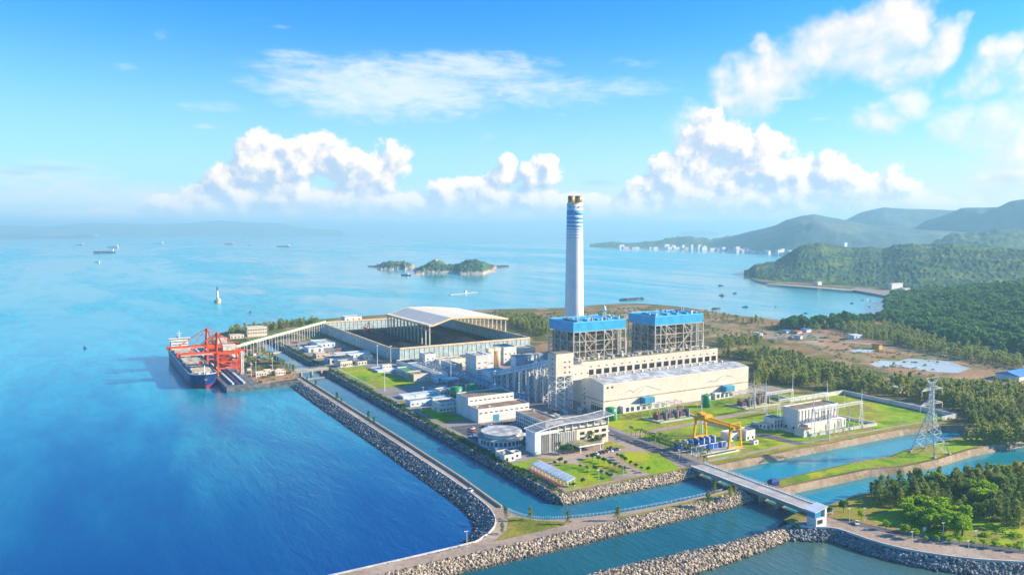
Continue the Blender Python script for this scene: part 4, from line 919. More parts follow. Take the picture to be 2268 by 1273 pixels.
def ship():
    t = thing('bulk_ship', 'large navy blue bulk carrier with cream hatch covers moored under the orange cranes', 'ship', (109,872,0))
    xc, B = 108.5, 12.6; st = []
    Ys = [764.5,766,769,773,779,788,800,940,958,968,975,978]
    Wd = [0.5,4.5,8.6,11.0,12.2,12.6,12.6,12.6,12.6,12.0,10.4,9.4]; Ww = [.2,1.2,4.2,7.6,10.6,12.4,12.6,12.6,11.6,8.8,5.0,3.0]
    sh = [13.6,13.4,13.1,12.9,12.7,12.3,12,12,12,12.2,12.4,12.5]
    def ring(i, za, zb_, n=6):
        out = []
        for k in range(n+1):
            z = za+(zb_(i)-za)*k/n; u = max(0, (z-1)/(sh[i]-1)); w = Ww[i]+(Wd[i]-Ww[i])*(u**1.4)
            out.append((w, z))
        return out
    def skin(za, zb_, off=0.0):
        mb = MB(); vs = []; fs = []; n = 6
        for i, y in enumerate(Ys):
            rg = ring(i, za, zb_, n); yy = y+ (0 if i else (1-0)*0)
            vs += [(xc-w-off, yy, z) for w, z in rg[::-1]]+[(xc+w+off, yy, z) for w, z in rg]
        m_ = 2*(n+1)
        for i in range(len(Ys)-1):
            for k in range(m_-1):
                if k == n: continue
                fs.append((i*m_+k, i*m_+k+1, (i+1)*m_+k+1, (i+1)*m_+k))
        fs.append(tuple(range(m_))); fs.append(tuple((len(Ys)-1)*m_+k for k in range(m_-1,-1,-1)))
        return mb.add(vs, fs)
    part('hull', 'hull_navy', t, skin(3.2, lambda i: sh[i]), True)
    part('lower_hull', 'hull_red', t, skin(-1.5, lambda i: 3.2), True)
    dk = [(xc-Wd[i]+.25, Ys[i], sh[i]-.5) for i in range(len(Ys))]; dk2 = [(xc+Wd[i]-.25, Ys[i], sh[i]-.5) for i in range(len(Ys))]
    n = len(Ys)
    part('deck', 'deck_grey', t, MB().add(dk+dk2, [(i, i+n, i+n+1, i+1) for i in range(n-1)]))
    ed = MB()
    for q_ in (dk, dk2):
        for a, b_ in zip(q_, q_[1:]): ed.beam((a[0],a[1],a[2]+.7),(b_[0],b_[1],b_[2]+.7),.35,.4)
    part('bulwark_rail', 'frame_white', t, ed)
    for k in range(7):
        y = 789+k*23
        h = part('hatch', 'hatch_cream', t, MB().box(xc-8.6,xc+8.6,y,y+15.5,11.5,13.4))
        part('hatch_panel', 'hatch_cream', h, MB().box(xc-8.9,xc-.2,y-.3,y+15.8,13.42,14.1)); part('hatch_panel', 'hatch_cream', h, MB().box(xc+.2,xc+8.9,y-.3,y+15.8,13.42,14.1))
        for x in (xc-7,xc,xc+6): part('vent_house', 'frame_white', t, MB().box(x,x+1.6,y+17.5,y+20,11.5,13.6))
    for x in (xc-9.6, xc+9.3): part('side_walk', 'cyan_paint', t, MB().box(x-.4,x+.4,788,948,11.55,12.0))
    hs_ = part('deckhouse', 'frame_white', t, MB().box(xc-9,xc+9,955,968,11.6,22).box(xc-11.5,xc+11.5,955,960,22.02,24.6))
    for z in (14,17,20): part('window_strip', 'dark_glass', hs_, MB().box(xc-8,xc+8,954.85,955.05,z,z+.9))
    part('bridge_window', 'dark_glass', hs_, MB().box(xc-11,xc+11,954.85,955.05,23,23.9))
    part('funnel', 'hull_navy', t, MB().lathe((xc,971.5,0), [(2.4,11.8),(2.1,24),(1.7,24.1)], 14)); part('radar_mast', 'frame_white', t, MB().beam((xc,958,24.6),(xc,958,33),.7).beam((xc-3,958,30),(xc+3,958,30),.4).beam((xc-2,958,27.5),(xc+2,958,27.5),.4))
    part('foremast', 'frame_white', t, MB().cyl((xc,772,12.5),(xc,772,21), .5, n=8).beam((xc-1.5,772,19),(xc+1.5,772,19),.3)); part('winch', 'frame_white', t, MB().box(xc-5,xc-2,773,776,12.3,13.8)); part('winch', 'frame_white', t, MB().box(xc+2,xc+5,773,776,12.3,13.8))
    an = MB()
    an.beam((xc-1.0,764.2,9.8),(xc-.7,764.2,8.4),.3).beam((xc-.7,764.2,8.4),(xc+.7,764.2,8.4),.3).beam((xc+.7,764.2,8.4),(xc+1.0,764.2,9.8),.3)
    part('bow_mark', 'frame_white', t, an)
    return t
ship()

def unloader(y, boom_z, xl, xr, top, cab, label):
    t = thing('ship_unloader', label, 'crane', (136,y,5), 'orange ship unloaders on the wharf')
    ya, yb = y-9, y+9
    for x in (125,146.5):
        for yy in (ya,yb):
            lg = part('leg', 'orange_steel', t, MB().beam((x,yy,6.2),(x+(.6 if x<130 else -.6),yy,boom_z+1), 1.7))
            part('bogie', 'steel_grey', lg, MB().box(x-.6,x+.6,yy-3.2,yy+3.2,5.1,6.2))
    f = MB()
    for x in (125.3,146.2):
        for z in (9.5, boom_z-8, boom_z-1): f.beam((x,ya,z),(x,yb,z),1.1,1.3)
        f.beam((x,ya,9.5),(x,yb,boom_z-8),.5).beam((x,yb,9.5),(x,ya,boom_z-8),.5)
    for yy in (ya,yb):
        f.beam((125,yy,12),(146.5,yy,12),1.0,1.2).beam((125,yy,boom_z-9),(146.5,yy,boom_z-9),1.0,1.2).beam((125,yy,boom_z-1),(146.5,yy,boom_z-1),1.2,1.6)
        f.beam((125,yy,boom_z-9),(146.5,yy,12),.7).beam((146.5,yy,boom_z-9),(135,yy,12),.5)
    part('portal_frame', 'orange_steel', t, f)
    part('hopper', 'orange_steel', t, MB().add([(128,y-6,22),(141,y-6,22),(141,y+6,22),(128,y+6,22),(132,y-1.5,12),(136,y-1.5,12),(136,y+1.5,12),(132,y+1.5,12)], [(3,2,1,0),(4,5,6,7),(0,1,5,4),(1,2,6,5),(2,3,7,6),(3,0,4,7)]))
    b = MB()
    for yy in (y-3,y+3):
        b.beam((xl,yy,boom_z),(xr,yy,boom_z),1.2,2.2)
    for k in range(12): xx = xl+(xr-xl)*k/11; b.beam((xx,y-3,boom_z),(xx,y+3,boom_z),.6)
    part('boom', 'orange_steel', t, b)
    part('boom_walkway', 'hatch_cream', t, MB().box(xl+2,121,y-4.6,y-3.7,boom_z-1.2,boom_z-.3)); part('boom_tip', 'orange_steel', t, MB().box(xl-1.5,xl+1,y-3.6,y+3.6,boom_z-2,boom_z+2))
    a = MB()
    for yy in (y-3,y+3): a.beam((125,yy,boom_z),(126.5,y+(yy-y)*.35,top),1.3).beam((133,yy,boom_z),(126.5,y+(yy-y)*.35,top),.8)
    a.beam((126.5,y-1.2,top),(126.5,y+1.2,top),1.4)
    part('apex_mast', 'orange_steel', t, a); s_ = MB()
    for yy in (y-1.5,y+1.5):
        s_.beam((126.5,yy*.4+y*.6,top),(xl+(125-xl)*.25,yy,boom_z+1),.5).beam((126.5,yy*.4+y*.6,top),(xl+(125-xl)*.65,yy,boom_z+1),.4).beam((126.5,yy*.4+y*.6,top),(xr-4,yy,boom_z+1),.6)
    part('stay', 'orange_steel', t, s_)
    part('machine_house', 'hatch_cream', t, MB().box(cab[0],cab[1],y-4.5,y+4.5,boom_z+1.3,boom_z+6.4)); part('machine_house_roof', 'frame_white', t, MB().box(cab[0]-.4,cab[1]+.4,y-4.9,y+4.9,boom_z+6.42,boom_z+6.9))
    part('operator_cab', 'cyan_paint', t, MB().box(118,121,y-5.5,y-3.2,boom_z-5,boom_z-2.2)); part('grab', 'orange_steel', t, MB().box(109,112,y-2,y+2,16,19.5)); rp = MB()
    for yy in (y-1,y+1): rp.beam((110.5,yy,19.5),(110.5,yy,boom_z),.15)
    part('grab_rope', 'steel_grey', t, rp); st = MB(); lattice(st, 147.2, 149.4, ya-1, ya+1.4, 5, boom_z, 8, .3); part('stair_tower', 'frame_white', t, st)
    return t
unloader(873, 25.5, 88, 160, 44, (134,146), 'farther orange ship unloader with the longer boom over the ship')
unloader(808, 27.5, 90, 152, 47, (131,143), 'nearer orange ship unloader with tall apex over the ship bow')
for i, (x, y, h) in enumerate(((152,775,14),(156,772,16),(178,800,14))):
    t = thing('pier_lamp', ('leftmost','second from the left','rightmost')[i]+' of three pale lamp masts on the pier yard', 'lamp mast', (x,y,3.8), 'lamp masts on the pier')
    part('pole', 'frame_white', t, MB().cyl((x,y,3.8),(x,y,3.8+h), .25, .15, 6)); part('lamp_head', 'frame_white', t, MB().box(x-.8,x+.8,y-.3,y+.3,3.8+h,4.3+h))

# ---------------------------------------------------------------- boats, beacon, rocks in the sea
def hull_mb(L, W, H, n=10):
    mb = MB(); vs = []
    for i in range(n+1):
        u = i/n; w = W/2*(1-abs(2*u-1)**3.2 if u > .5 else 1-.35*abs(2*u-1)**3); w = max(w, .05)
        y = (u-.5)*L; zt = H*(1+.35*max(0,u-.6)/.4+.1*max(0,.3-u))
        vs += [(-w*.55,y,-.6),(-w,y,zt),(w,y,zt),(w*.55,y,-.6)]
    fs = []
    for i in range(n):
        for k in range(3): fs.append((i*4+k,i*4+k+1,i*4+k+5,i*4+k+4))
    fs += [(3,2,1,0),(n*4,n*4+1,n*4+2,n*4+3)]
    return mb.add(vs, fs)
def local(name, m, parent, mb, smooth=False):      # part in the thing's own coordinates
    o = mb.build(name, m, None, smooth); me = o.data; l = o.location
    me.transform(__import__('mathutils').Matrix.Translation(l)); o.location = (0,0,0); o.parent = parent; return o
def cargo(px, py, L, rz, hullm, label, house='frame_white'):
    L *= 1.35; x, y = G(px, py, 0); t = thing('cargo_ship', label, 'ship', (x,y,0), 'ships far out on the water'); t.rotation_euler = (0,0,rz)
    local('hull', hullm, t, hull_mb(L, L*.16, L*.07)); local('deckhouse', house, t, MB().box(-L*.065,L*.065,-L*.42,-L*.3,L*.06,L*.2)); local('hold', 'hatch_cream', t, MB().box(-L*.05,L*.05,-L*.22,L*.32,L*.065,L*.09)); local('mast', 'frame_white', t, MB().beam((0,L*.36,L*.06),(0,L*.36,L*.18),L*.008))
    local('funnel', hullm, t, MB().box(-L*.02,L*.02,-L*.43,-L*.39,L*.2,L*.25)); return t
FWZ = -AZ
for px, py, L, rz, hm_, lb in ((176,543,66,1.4,'ship_red','small red ship nearest the left edge of the photo'),(250,548,72,1.5,'frame_white','white ship just right of the leftmost red ship'),(231,560,98,1.7,'hull_navy','long dark barge with pale deckhouse, lowest of the ships at left'),
     (351,540,80,1.5,'frame_white','lone white ship left of the lighthouse beacon'),(508,541,68,1.5,'ship_red','small pinkish ship in a far group right of the beacon'),(541,529,70,1.6,'frame_white','tiny white ship, farthest of the far group'),(553,543,34,1.2,'hull_navy','tiny dark workboat between the pink ships'),(628,547,84,1.55,'ship_red','bright red ship, rightmost of the far ships'),
     (215,571+10,24,1.2,'frame_white','tiny white boat alone below the dark barge'),(996,504+14,160,1.5,'cool_wall','very faint pale ship on the horizon above the islands')):
    cargo(px, py, L, FWZ+rz, hm_, lb)
x, y = G(482, 670, 0)
t = thing('beacon', 'slim white beacon tower on a round dark base alone in the sea', 'beacon', (x,y,0))
part('base', 'concrete', t, MB().lathe((x,y,0), [(6.5,-2),(6.5,3.6),(7.2,3.7),(7.2,5)], 20)); part('base_band', 'yellow_steel', t, MB().lathe((x,y,0), [(6.6,.6),(6.6,2.4)], 20)); part('tower', 'frame_white', t, MB().lathe((x,y,0), [(3.2,5),(1.6,26)], 16), True)
part('gallery', 'hull_navy', t, MB().lathe((x,y,0), [(2.6,24.5),(2.6,25.4),(1.5,25.5)], 16)); part('lantern', 'hull_navy', t, MB().lathe((x,y,0), [(1.4,26),(1.4,31),(.2,33.5)], 12)); part('hut', 'frame_white', t, MB().box(x+2,x+5.5,y-3,y+2,5,8))
x, y = G(899, 610, 0)
t = thing('mast_boat', 'small dark boat with a tall white mast in front of the green islands', 'boat', (x,y,0)); t.rotation_euler = (0,0,FWZ+1.3)
local('hull', 'hull_navy', t, hull_mb(34,9,3)); local('deckhouse', 'frame_white', t, MB().box(-3,3,-8,0,3,7)); local('mast', 'frame_white', t, MB().cyl((0,2,3),(0,2,46),.7,.4,6)); local('deck', 'rust_red', t, MB().box(-3.2,3.2,2,12,2.9,3.4))
x, y = G(1025, 650, 0)
t = thing('float_line', 'long thin dark floating raft with a tiny white hut in mid sea', 'raft', (x,y,0))
a, b_ = Vector((*G(996,653,0),.6)), Vector((*G(1056,647,0),.6)); part('raft', 'steel_grey', t, MB().beam(a,b_,5,1.4)); m_ = a.lerp(b_,.58); part('hut', 'frame_white', t, MB().box(m_.x-2.5,m_.x+2.5,m_.y-3,m_.y+3,1.3,6.5))
for px, py, lb in ((188,772,'lone dark navigation buoy left of the orange cranes'),(554,692,'lone dark buoy behind the cream office point'),(1275,0,'')):
    if not lb: continue
    x, y = G(px, py, 0); t = thing('buoy', lb, 'buoy', (x,y,0)); part('float', 'hull_navy', t, MB().lathe((x,y,0), [(1.6,-.5),(2,1),(1,1.6)], 12)); part('cage', 'purple_grey', t, MB().cyl((x,y,1.6),(x,y,5.5),.8,.3,8))
mat('reef', (.045,.05,.06), .8, var=.3, scale=.1, bump=.5)
def rocks_islet(name, label, pts, r, h, seed):
    mb = MB(); rd = random.Random(seed)
    for px, py in pts:
        x, y = G(px, py, 0); n = 14
        base = [(x+r*(1+.4*rd.random())*math.cos(2*math.pi*i/n)*1.4, y+r*(.7+.4*rd.random())*math.sin(2*math.pi*i/n), -1) for i in range(n)]
        mid = [(x+(bx-x)*.7, y+(by-y)*.7, h*(.35+.5*rd.random())) for bx, by, _ in base]
        o = len(mb.v); mb.add(base+mid+[(x,y,h)], [(i,(i+1)%n,(i+1)%n+n,i+n) for i in range(n)]+[(i+n,(i+1)%n+n,2*n) for i in range(n)])
    o = mb.build(name, 'reef'); tag(o, label, 'reef rocks'); return o
rocks_islet('reef', 'dark low reef with two humps just above the gap between the boiler houses', [(1380,664.5),(1388,664.5),(1396,664),(1404,663.5),(1412,662.5),(1419,662)], 7, 4, 1)
rocks_islet('reef', 'thin dark reef right of the two-humped reef', [(1583,684),(1588,684)], 6, 2.5, 2)
rocks_islet('reef', 'rock string at the left end of the small island', [(824,590.5),(830,590.3),(836,591)], 12, 5, 3)
rocks_islet('reef', 'rock string at the right end of the green island', [(1097,592),(1104,591.4),(1111,590.6),(1118,590.2)], 12, 6, 4)
for i, (px, py, L, lb) in enumerate(((1598,655,16,'small dark boat off the dark headland'),(1650,680.5,12,'dark boat nearest the bay shore trees'),(1718,680,10,'small dark boat right of the nearest bay boat'),(1785,694,8,'small dark boat close to the sandy beach'),(1887,672,9,'dark boat beside the white moored boats'),(1925,680,8,'small dark boat off the curved beach'),(1912,665,10,'left one of three white boats by the harbour mole'),(1920,664,9,'middle one of three white boats by the harbour mole'),(1928,666.5,9,'right one of three white boats by the harbour mole'),(1596,633,14,'tiny dark boat farthest out in the bay'),(1628,650,12,'long low dark boat in the middle of the bay'))):
    x, y = G(px, py, 0); t = thing('fishing_boat', lb, 'boat', (x,y,0), 'small boats in the bay'); t.rotation_euler = (0,0,i*1.1)
    w_ = 'frame_white' if 'white boats by' in lb else 'hull_navy'; local('hull', w_, t, hull_mb(L,L*.3,L*.1)); local('cabin', w_, t, MB().box(-L*.09,L*.09,-L*.25,0,L*.08,L*.25))
# ---------------------------------------------------------------- ground sheets of the plant
def sheet(name, m, poly, z, px=False):
    if px: poly = [G(a, b, 4) for a, b in poly]
    return tag(MB().sheet(poly, z).build(name, m), kind='structure')
sheet('plant_yard', 'paving', [(236,348),(345,348),(345,476),(566,476),(566,700),(470,760),(300,798),(300,1000),(236,1000)], 4.02)
sheet('plant_lawn', 'lawn', [(345.1,346),(430,344),(525,342),(562,335),(590,336),(590,440),(560,452),(534,475.9),(345.1,475.9)], 4.03)
sheet('bank_verge', 'dry_grass', [(229.5,345.4),(440,339),(525,337),(560,330),(592,331),(592,336),(525,341.9),(440,344),(236,347.9),(236,1000),(229.5,1040)], 4.04)
sheet('perimeter_road', 'asphalt', [(229.8,352),(235.5,352),(235.5,1000),(229.8,1000)], 4.06)
sheet('south_road', 'dirt_road', [(231,347.6),(325,347.2),(325,353.0),(240,354),(231,353)], 4.09)
sheet('avenue', 'asphalt', [(326,343),(337.5,343),(340,474),(331,474)], 4.11)
sheet('cross_road', 'dirt_road', [(340,425),(420,429),(446,432),(520,436),(520,429),(446,425),(420,422),(340,418)], 4.08)
sheet('cross_road', 'asphalt', [(408,421),(419,421.5),(433,345),(425,345)], 4.13)
sheet('cross_road', 'dirt_road', [(346,352),(424,350),(560,342),(560,339.4),(424,346.5),(346,348)], 4.07)
sheet('gantry_yard', 'concrete', [(346,360),(388,358),(388,386),(346,386)], 4.10)
sheet('substation_yard', 'dirt_road', [(434,386),(446,386),(446,402),(434,402)], 4.09)
sheet('front_plaza', 'dirt_road', [(250,354.1),(325,353.1),(331,412),(258,412),(242,398),(238,372)], 4.05)
sheet('car_park', 'asphalt', [(240,458),(288,462),(263,505),(240,508)], 4.07)
LW = [[(1205,1042),(1232,1023),(1262,1026),(1310,1032),(1362,1062),(1300,1076),(1258,1082)], [(1278,1023),(1300,1014),(1332,1011),(1387,1041),(1389,1048),(1368,1051)],
      [(1362,1006),(1380,1000),(1420,1001),(1458,1004),(1503,1034),(1498,1042),(1440,1049),(1397,1031)], [(1343,976),(1362,979),(1386,991),(1352,999),(1337,996)], [(1118,1032),(1165,1020),(1190,1013),(1240,1016),(1192,1029),(1150,1043)]]
for p in LW: sheet('garden_lawn', 'lawn', p, 4.12, True)
sheet('meadow', 'lawn', [(238,664),(240,786),(268,785),(282,700),(284,664)], 4.10)
sheet('meadow', 'lawn', [(240,520),(241,570),(256,570),(262,524)], 4.10)
sheet('meadow', 'dry_grass', [(238,594),(240,608),(262,604),(262,594)], 4.10)
sheet('brick_path', 'rust_red', [(236.5,356),(240,354.5),(240,392),(236.5,392)], 4.12)
sheet('island_grass', 'dry_grass', [(189,331),(194,329),(200,320.5),(212,311),(206,308.5),(185,308),(168,308.6),(180,316),(186,325)], 3.68)
sheet('spit_grass', 'lawn', [(341,300.8),(400,301.2),(428,300.5),(455,297.5),(481,301.5),(515,301.5),(560,300),(560,283),(513,283.5),(476,281.5),(442,283),(418,290.5),(381,292.5),(350,294)], 4.05)
sheet('causeway_verge', 'dry_grass', [(238,300.6),(310,300),(322,303.8),(310,303),(270,302.4),(238,303)], 3.67)
sheet('bare_field', 'soil', [(1575,700),(1640,722),(1720,735),(1830,735),(1900,745),(2000,762),(2120,785),(2268,800),(2268,850),(2120,838),(1990,825),(1880,800),(1780,765),(1680,750),(1570,740)], 4.05, True)
sheet('coast_soil', 'soil', [(1100,694),(1259,689),(1404,679),(1480,686),(1560,696),(1560,730),(1215,730),(1215,703),(1100,700)], 4.06, True)
sheet('field_track', 'dirt_road', [(1575,742),(1690,732),(1750,745),(1900,757),(2268,812),(2268,815),(1900,759.5),(1750,747),(1690,734),(1575,744)], 4.10, True)
sheet('clearing', 'paving', [(1690,742),(1780,738),(1840,745),(1760,751),(1700,749)], 4.09, True)
sheet('pond', 'pond', [(1925,806),(1950,798),(1990,800),(2010,794),(2060,796),(2100,800),(2150,816),(2120,826),(2060,823),(2000,812),(1950,814)], 4.13, True)
sheet('pond', 'pond', [(1880,776),(1905,773),(1940,775),(1930,780),(1890,780)], 4.13, True)
sheet('pond', 'pond', [(2225,800),(2300,803),(2300,806),(2230,803)], 4.14, True)
sheet('beach', 'sand', [(1855,713),(1936,706),(1980,695),(2016,680),(2024,682),(1990,700),(1940,712),(1860,719)], 4.06, True)
sheet('beach', 'sand', [(1698,629),(1803,637),(1890,644),(1890,641),(1803,634),(1698,627)], 4.20, True)
sheet('harbour_mole', 'paving', [(1880,641),(1900,637),(1990,648),(2040,655),(2060,668),(2015,672),(1994,661),(1940,651)], 4.30, True)
sheet('grove_grass', 'lawn', [(345,238),(370,240),(520,236),(700,236),(700,120),(420,147),(380,176),(352,205)], 4.03)
sheet('shore_road', 'dirt_road', [(308,252),(330,252),(336,238),(344,215),(356,197),(372,178),(440,132),(520,98),(512,84),(430,122.5),(359,170.5),(334,193.5),(323.5,214.5),(320,236),(309,246.5)], 4.05)
sheet('shore_road', 'asphalt', [(330,250),(337,240),(345,217),(358,198),(374,179),(442,133.5),(438,129.5),(368,176),(353,195),(340,215),(331,238)], 4.08)

# ---------------------------------------------------------------- rock armour
def rock_mesh(name, pts, sizes, m, seed=1):
    bm_v = []; t_ = (1+5**.5)/2
    ico = np.array([(-1,t_,0),(1,t_,0),(-1,-t_,0),(1,-t_,0),(0,-1,t_),(0,1,t_),(0,-1,-t_),(0,1,-t_),(t_,0,-1),(t_,0,1),(-t_,0,-1),(-t_,0,1)])/1.9
    fc = np.array([(0,11,5),(0,5,1),(0,1,7),(0,7,10),(0,10,11),(1,5,9),(5,11,4),(11,10,2),(10,7,6),(7,1,8),(3,9,4),(3,4,2),(3,2,6),(3,6,8),(3,8,9),(4,9,5),(2,4,11),(6,2,10),(8,6,7),(9,8,1)])
    r_ = np.random.RandomState(seed); n = len(pts)
    V = ico[None]*(1+.28*r_.randn(n,12,1)); V = V*(.6+.8*r_.rand(n,1,3)); a = r_.rand(n)*6.28
    c, s_ = np.cos(a)[:,None], np.sin(a)[:,None]; X = V[...,0]*c-V[...,1]*s_; Y = V[...,0]*s_+V[...,1]*c
    V = np.stack([X,Y,V[...,2]*.8],-1)*np.array(sizes)[:,None,None]+np.array(pts)[:,None,:]
    Fs = (fc[None]+12*np.arange(n)[:,None,None]).reshape(-1,3); V = V.reshape(-1,3)
    me = bpy.data.meshes.new(name); me.vertices.add(len(V)); me.vertices.foreach_set('co', V.ravel()); me.loops.add(Fs.size); me.loops.foreach_set('vertex_index', Fs.ravel())
    me.polygons.add(len(Fs)); me.polygons.foreach_set('loop_start', np.arange(0, Fs.size, 3)); me.polygons.foreach_set('loop_total', np.full(len(Fs), 3)); me.update(); me.materials.append(MATS[m])
    o = bpy.data.objects.new(name, me); COL.objects.link(o); return o
def armour_mat(name, a, b_, c_):
    m = bpy.data.materials.new(name); m.use_nodes = True; t = NT(m.node_tree); t.n.clear()
    o = t.new('ShaderNodeOutputMaterial'); b = t.new('ShaderNodeBsdfPrincipled'); t.l.new(b.outputs[0], o.inputs[0]); g = t.new('ShaderNodeNewGeometry')
    cr = t.new('ShaderNodeValToRGB'); t.l.new(g.outputs['Random Per Island'], cr.inputs[0]); e = cr.color_ramp.elements
    e[0].color = (*a,1); e[1].color = (*c_,1); x = e.new(.5); x.color = (*b_,1); sz_ = t.new('ShaderNodeSeparateXYZ'); t.l.new(g.outputs['Position'], sz_.inputs[0]); wet = t.step(t.m('ADD', sz_.outputs[2], t.m('MULTIPLY', t.noise(g.outputs['Position'], .3, 3), .8)), 1.5, .7)
    t.l.new(t.mix(t.m('MULTIPLY', wet, .8), cr.outputs[0], (.035,.04,.028)), b.inputs['Base Color']); b.inputs['Roughness'].default_value = .85; MATS[name] = m
armour_mat('armour_warm', (.14,.11,.08), (.34,.27,.19), (.54,.45,.34)); armour_mat('armour_grey', (.07,.085,.10), (.16,.18,.19), (.32,.33,.32))
def belt(name, line, w, z0, z1, n, m, side, size=(.35,.85), seed=1, both=False):
    line = [Vector(p) for p in line]; L = [0]
    for a, b_ in zip(line, line[1:]): L.append(L[-1]+(b_-a).length)
    rd = random.Random(seed); pts = []; sz = []
    def at_(s_):
        for i in range(len(line)-1):
            if s_ <= L[i+1]: return line[i].lerp(line[i+1], (s_-L[i])/(L[i+1]-L[i])), (line[i+1]-line[i]).normalized()
        return line[-1], (line[-1]-line[-2]).normalized()
    nor = lambda d: Vector((d.y,-d.x))*side
    for _ in range(n):
        s_ = rd.uniform(0, L[-1]); p, d = at_(s_); u = rd.random(); q = p+nor(d)*(w*u); z = z0+(z1-z0)*(u if not both else abs(2*u-1))
        k = rd.uniform(*size); pts.append((q.x,q.y,z+rd.uniform(-.1,.35)*k)); sz.append(k)
    o = rock_mesh(name, pts, sz, m, seed); tag(o, kind='stuff')
    mb = MB(); m_ = 60; vs = []
    for i in range(m_+1):
        p, d = at_(L[-1]*i/m_)
        for u in (0,.5,1): q = p+nor(d)*(w*u); vs.append((q.x,q.y,(z0+(z1-z0)*(u if not both else abs(2*u-1)))-.25))
    mb.add(vs, [(i*3+k,i*3+k+1,i*3+k+4,i*3+k+3) for i in range(m_) for k in (0,1)]); tag(mb.build(name+'_bed', 'rock_bed'), kind='structure')
belt('dike_rocks', smooth_line([(192,757),(189.5,700),(189.5,500),(189.3,400),(187.8,358),(184,338),(177,324),(166,314.5)],4), 11, 3.5, -.6, 12000, 'armour_grey', 1, seed=3)
belt('causeway_rocks', [(60,302),(148,302),(180,301),(226,300),(276,299.4),(312,299.4),(324,300)], 9.5, 3.4, -.6, 10500, 'armour_warm', 1, (.35,.9), seed=4)
belt('inner_shore_rocks', [(166,314.5),(150,311),(93,311.5),(40,311.5)], 4, 3.2, -.4, 900, 'armour_grey', -1, seed=5)
belt('breakwater_rocks', smooth_line([(60,263),(194,263),(237,259.5),(291,254),(309,257)],4), 18, -.6, 3.6, 6200, 'armour_warm', 1, (.7,1.5), seed=6, both=False) if False else None
bl = smooth_line([(60,263),(194,263),(237,260),(270,256.5),(298,255.5),(309,257.5)],4)
def mound(name, line, w, zt, n, m, seed):
    rd = random.Random(seed); pts = []; sz = []; V = [Vector(p) for p in line]; vs = []
    for i, (a, b_) in enumerate(zip(V, V[1:])):
        d = (b_-a).normalized(); nr_ = Vector((d.y,-d.x)); ww = w(a.x)
        for _ in range(int(n*(b_-a).length)):
            p = a.lerp(b_, rd.random()); u = rd.random(); q = p+nr_*(ww*u); z = zt*(1-abs(2*u-1)**1.6)-.2; k = rd.uniform(.4,.95); pts.append((q.x,q.y,z+rd.uniform(-.1,.4))); sz.append(k)
        for u in (0,.2,.5,.8,1): q = a+nr_*(ww*u); vs.append((q.x,q.y,zt*(1-abs(2*u-1)**1.6)-.7))
    tag(rock_mesh(name, pts, sz, m, seed), kind='stuff'); k = len(V)-1
    tag(MB().add(vs, [(i*5+j,i*5+j+1,i*5+j+6,i*5+j+5) for i in range(k-1) for j in range(4)]).build(name+'_bed', 'rock_bed'), kind='structure')
mound('breakwater_rocks', bl, lambda x: 20 if x < 230 else max(9, 20-(x-230)*.16), 3.6, 55, 'armour_warm', 8)
belt('shore_rocks', smooth_line([(300,249.5),(306,246),(312,241.5),(319,235),(321.5,214),(332,193),(357,170),(420,130),(480,100)],4), 6.5, 3.7, -.5, 5200, 'armour_grey', 1, (.45,1.0), seed=9)
belt('plant_corner_rocks', [(229,345),(260,344.4),(300,343.6),(325,343)], 6.0, 3.8, -.4, 2600, 'armour_warm', 1, (.5,1.0), seed=10)
belt('canal_side_rocks', [(229,1040),(229,345)], 4.5, 3.8, -.4, 4200, 'armour_grey', 1, (.5,1.0), seed=11)
belt('pier_rocks', [(190,752),(150,739),(122,736)], 7, 3.5, -.5, 900, 'armour_grey', 1, (.6,1.2), seed=12) if False else None

# ---------------------------------------------------------------- walls, fences, parapets
def wall_line(name, label, cat, pts, z, h, w, m):
    t = thing(name, label, cat, (*pts[0], z)); mb = MB(); cp = MB()
    for a, b_ in zip(pts, pts[1:]):
        mb.beam((*a, z+h/2), (*b_, z+h/2), w, h); cp.beam((*a, z+h+.1), (*b_, z+h+.1), w*1.5, .2)
    part('wall', m, t, mb); part('coping', m, t, cp); return t
wall_line('perimeter_wall', 'long white boundary wall behind the substation and its lawn', 'wall', [(531,481),(526,438),G(1868,872),G(2118,925),G(2085,932)], 4, 3.2, .8, 'white_kerb')
wall_line('substation_wall', 'low white wall ring round the big substation hall', 'wall', [(441,402),(451,356),(519,352),(516,386),(496,387)], 4, 1.8, .7, 'white_kerb')
wall_line('transformer_kerb', 'low white kerb round the left transformer bay', 'kerb', [(381,457),(383,438),(421,437),(421,452)], 4.05, .8, .8, 'white_kerb')
wall_line('transformer_kerb', 'low white kerb round the right transformer bay', 'kerb', [(471,457),(473,438),(511,437),(511,452)], 4.05, .8, .8, 'white_kerb')
wall_line('dike_parapet', 'pale yellow parapet along the canal side of the long dike road', 'parapet', [(197,760),(197.2,600),(197.2,500),(196.2,400),(193.4,345)], 3.6, 1.0, .5, 'silo_tan')
wall_line('shore_parapet', 'thin white parapet between the shore road and the dark rocks', 'parapet', smooth_line([(307,247.5),(311,243),(319.6,235.4),(322.4,214.2),(333,193.4),(357.6,170.6),(420.5,130.6),(500,92)],4), 4, .9, .45, 'white_kerb')
wall_line('dike_edge', 'pale kerb line along the sea side of the curved dike road', 'kerb', smooth_line([(190.4,700),(190.2,500),(190,400),(188.5,358),(185,338.5),(178,324.6),(166,315),(150,311.4),(60,311.6)],3), 3.6, .5, .4, 'white_kerb')
rl = MB(); line = smooth_line([(194.5,340),(197.5,329),(205,320),(218,315),(238,310),(270,306.6),(300,305.6),(314,305.8)],5)
t = thing('causeway_railing', 'thin white post railing along the water side of the causeway bend', 'railing', (220,315,3.6))
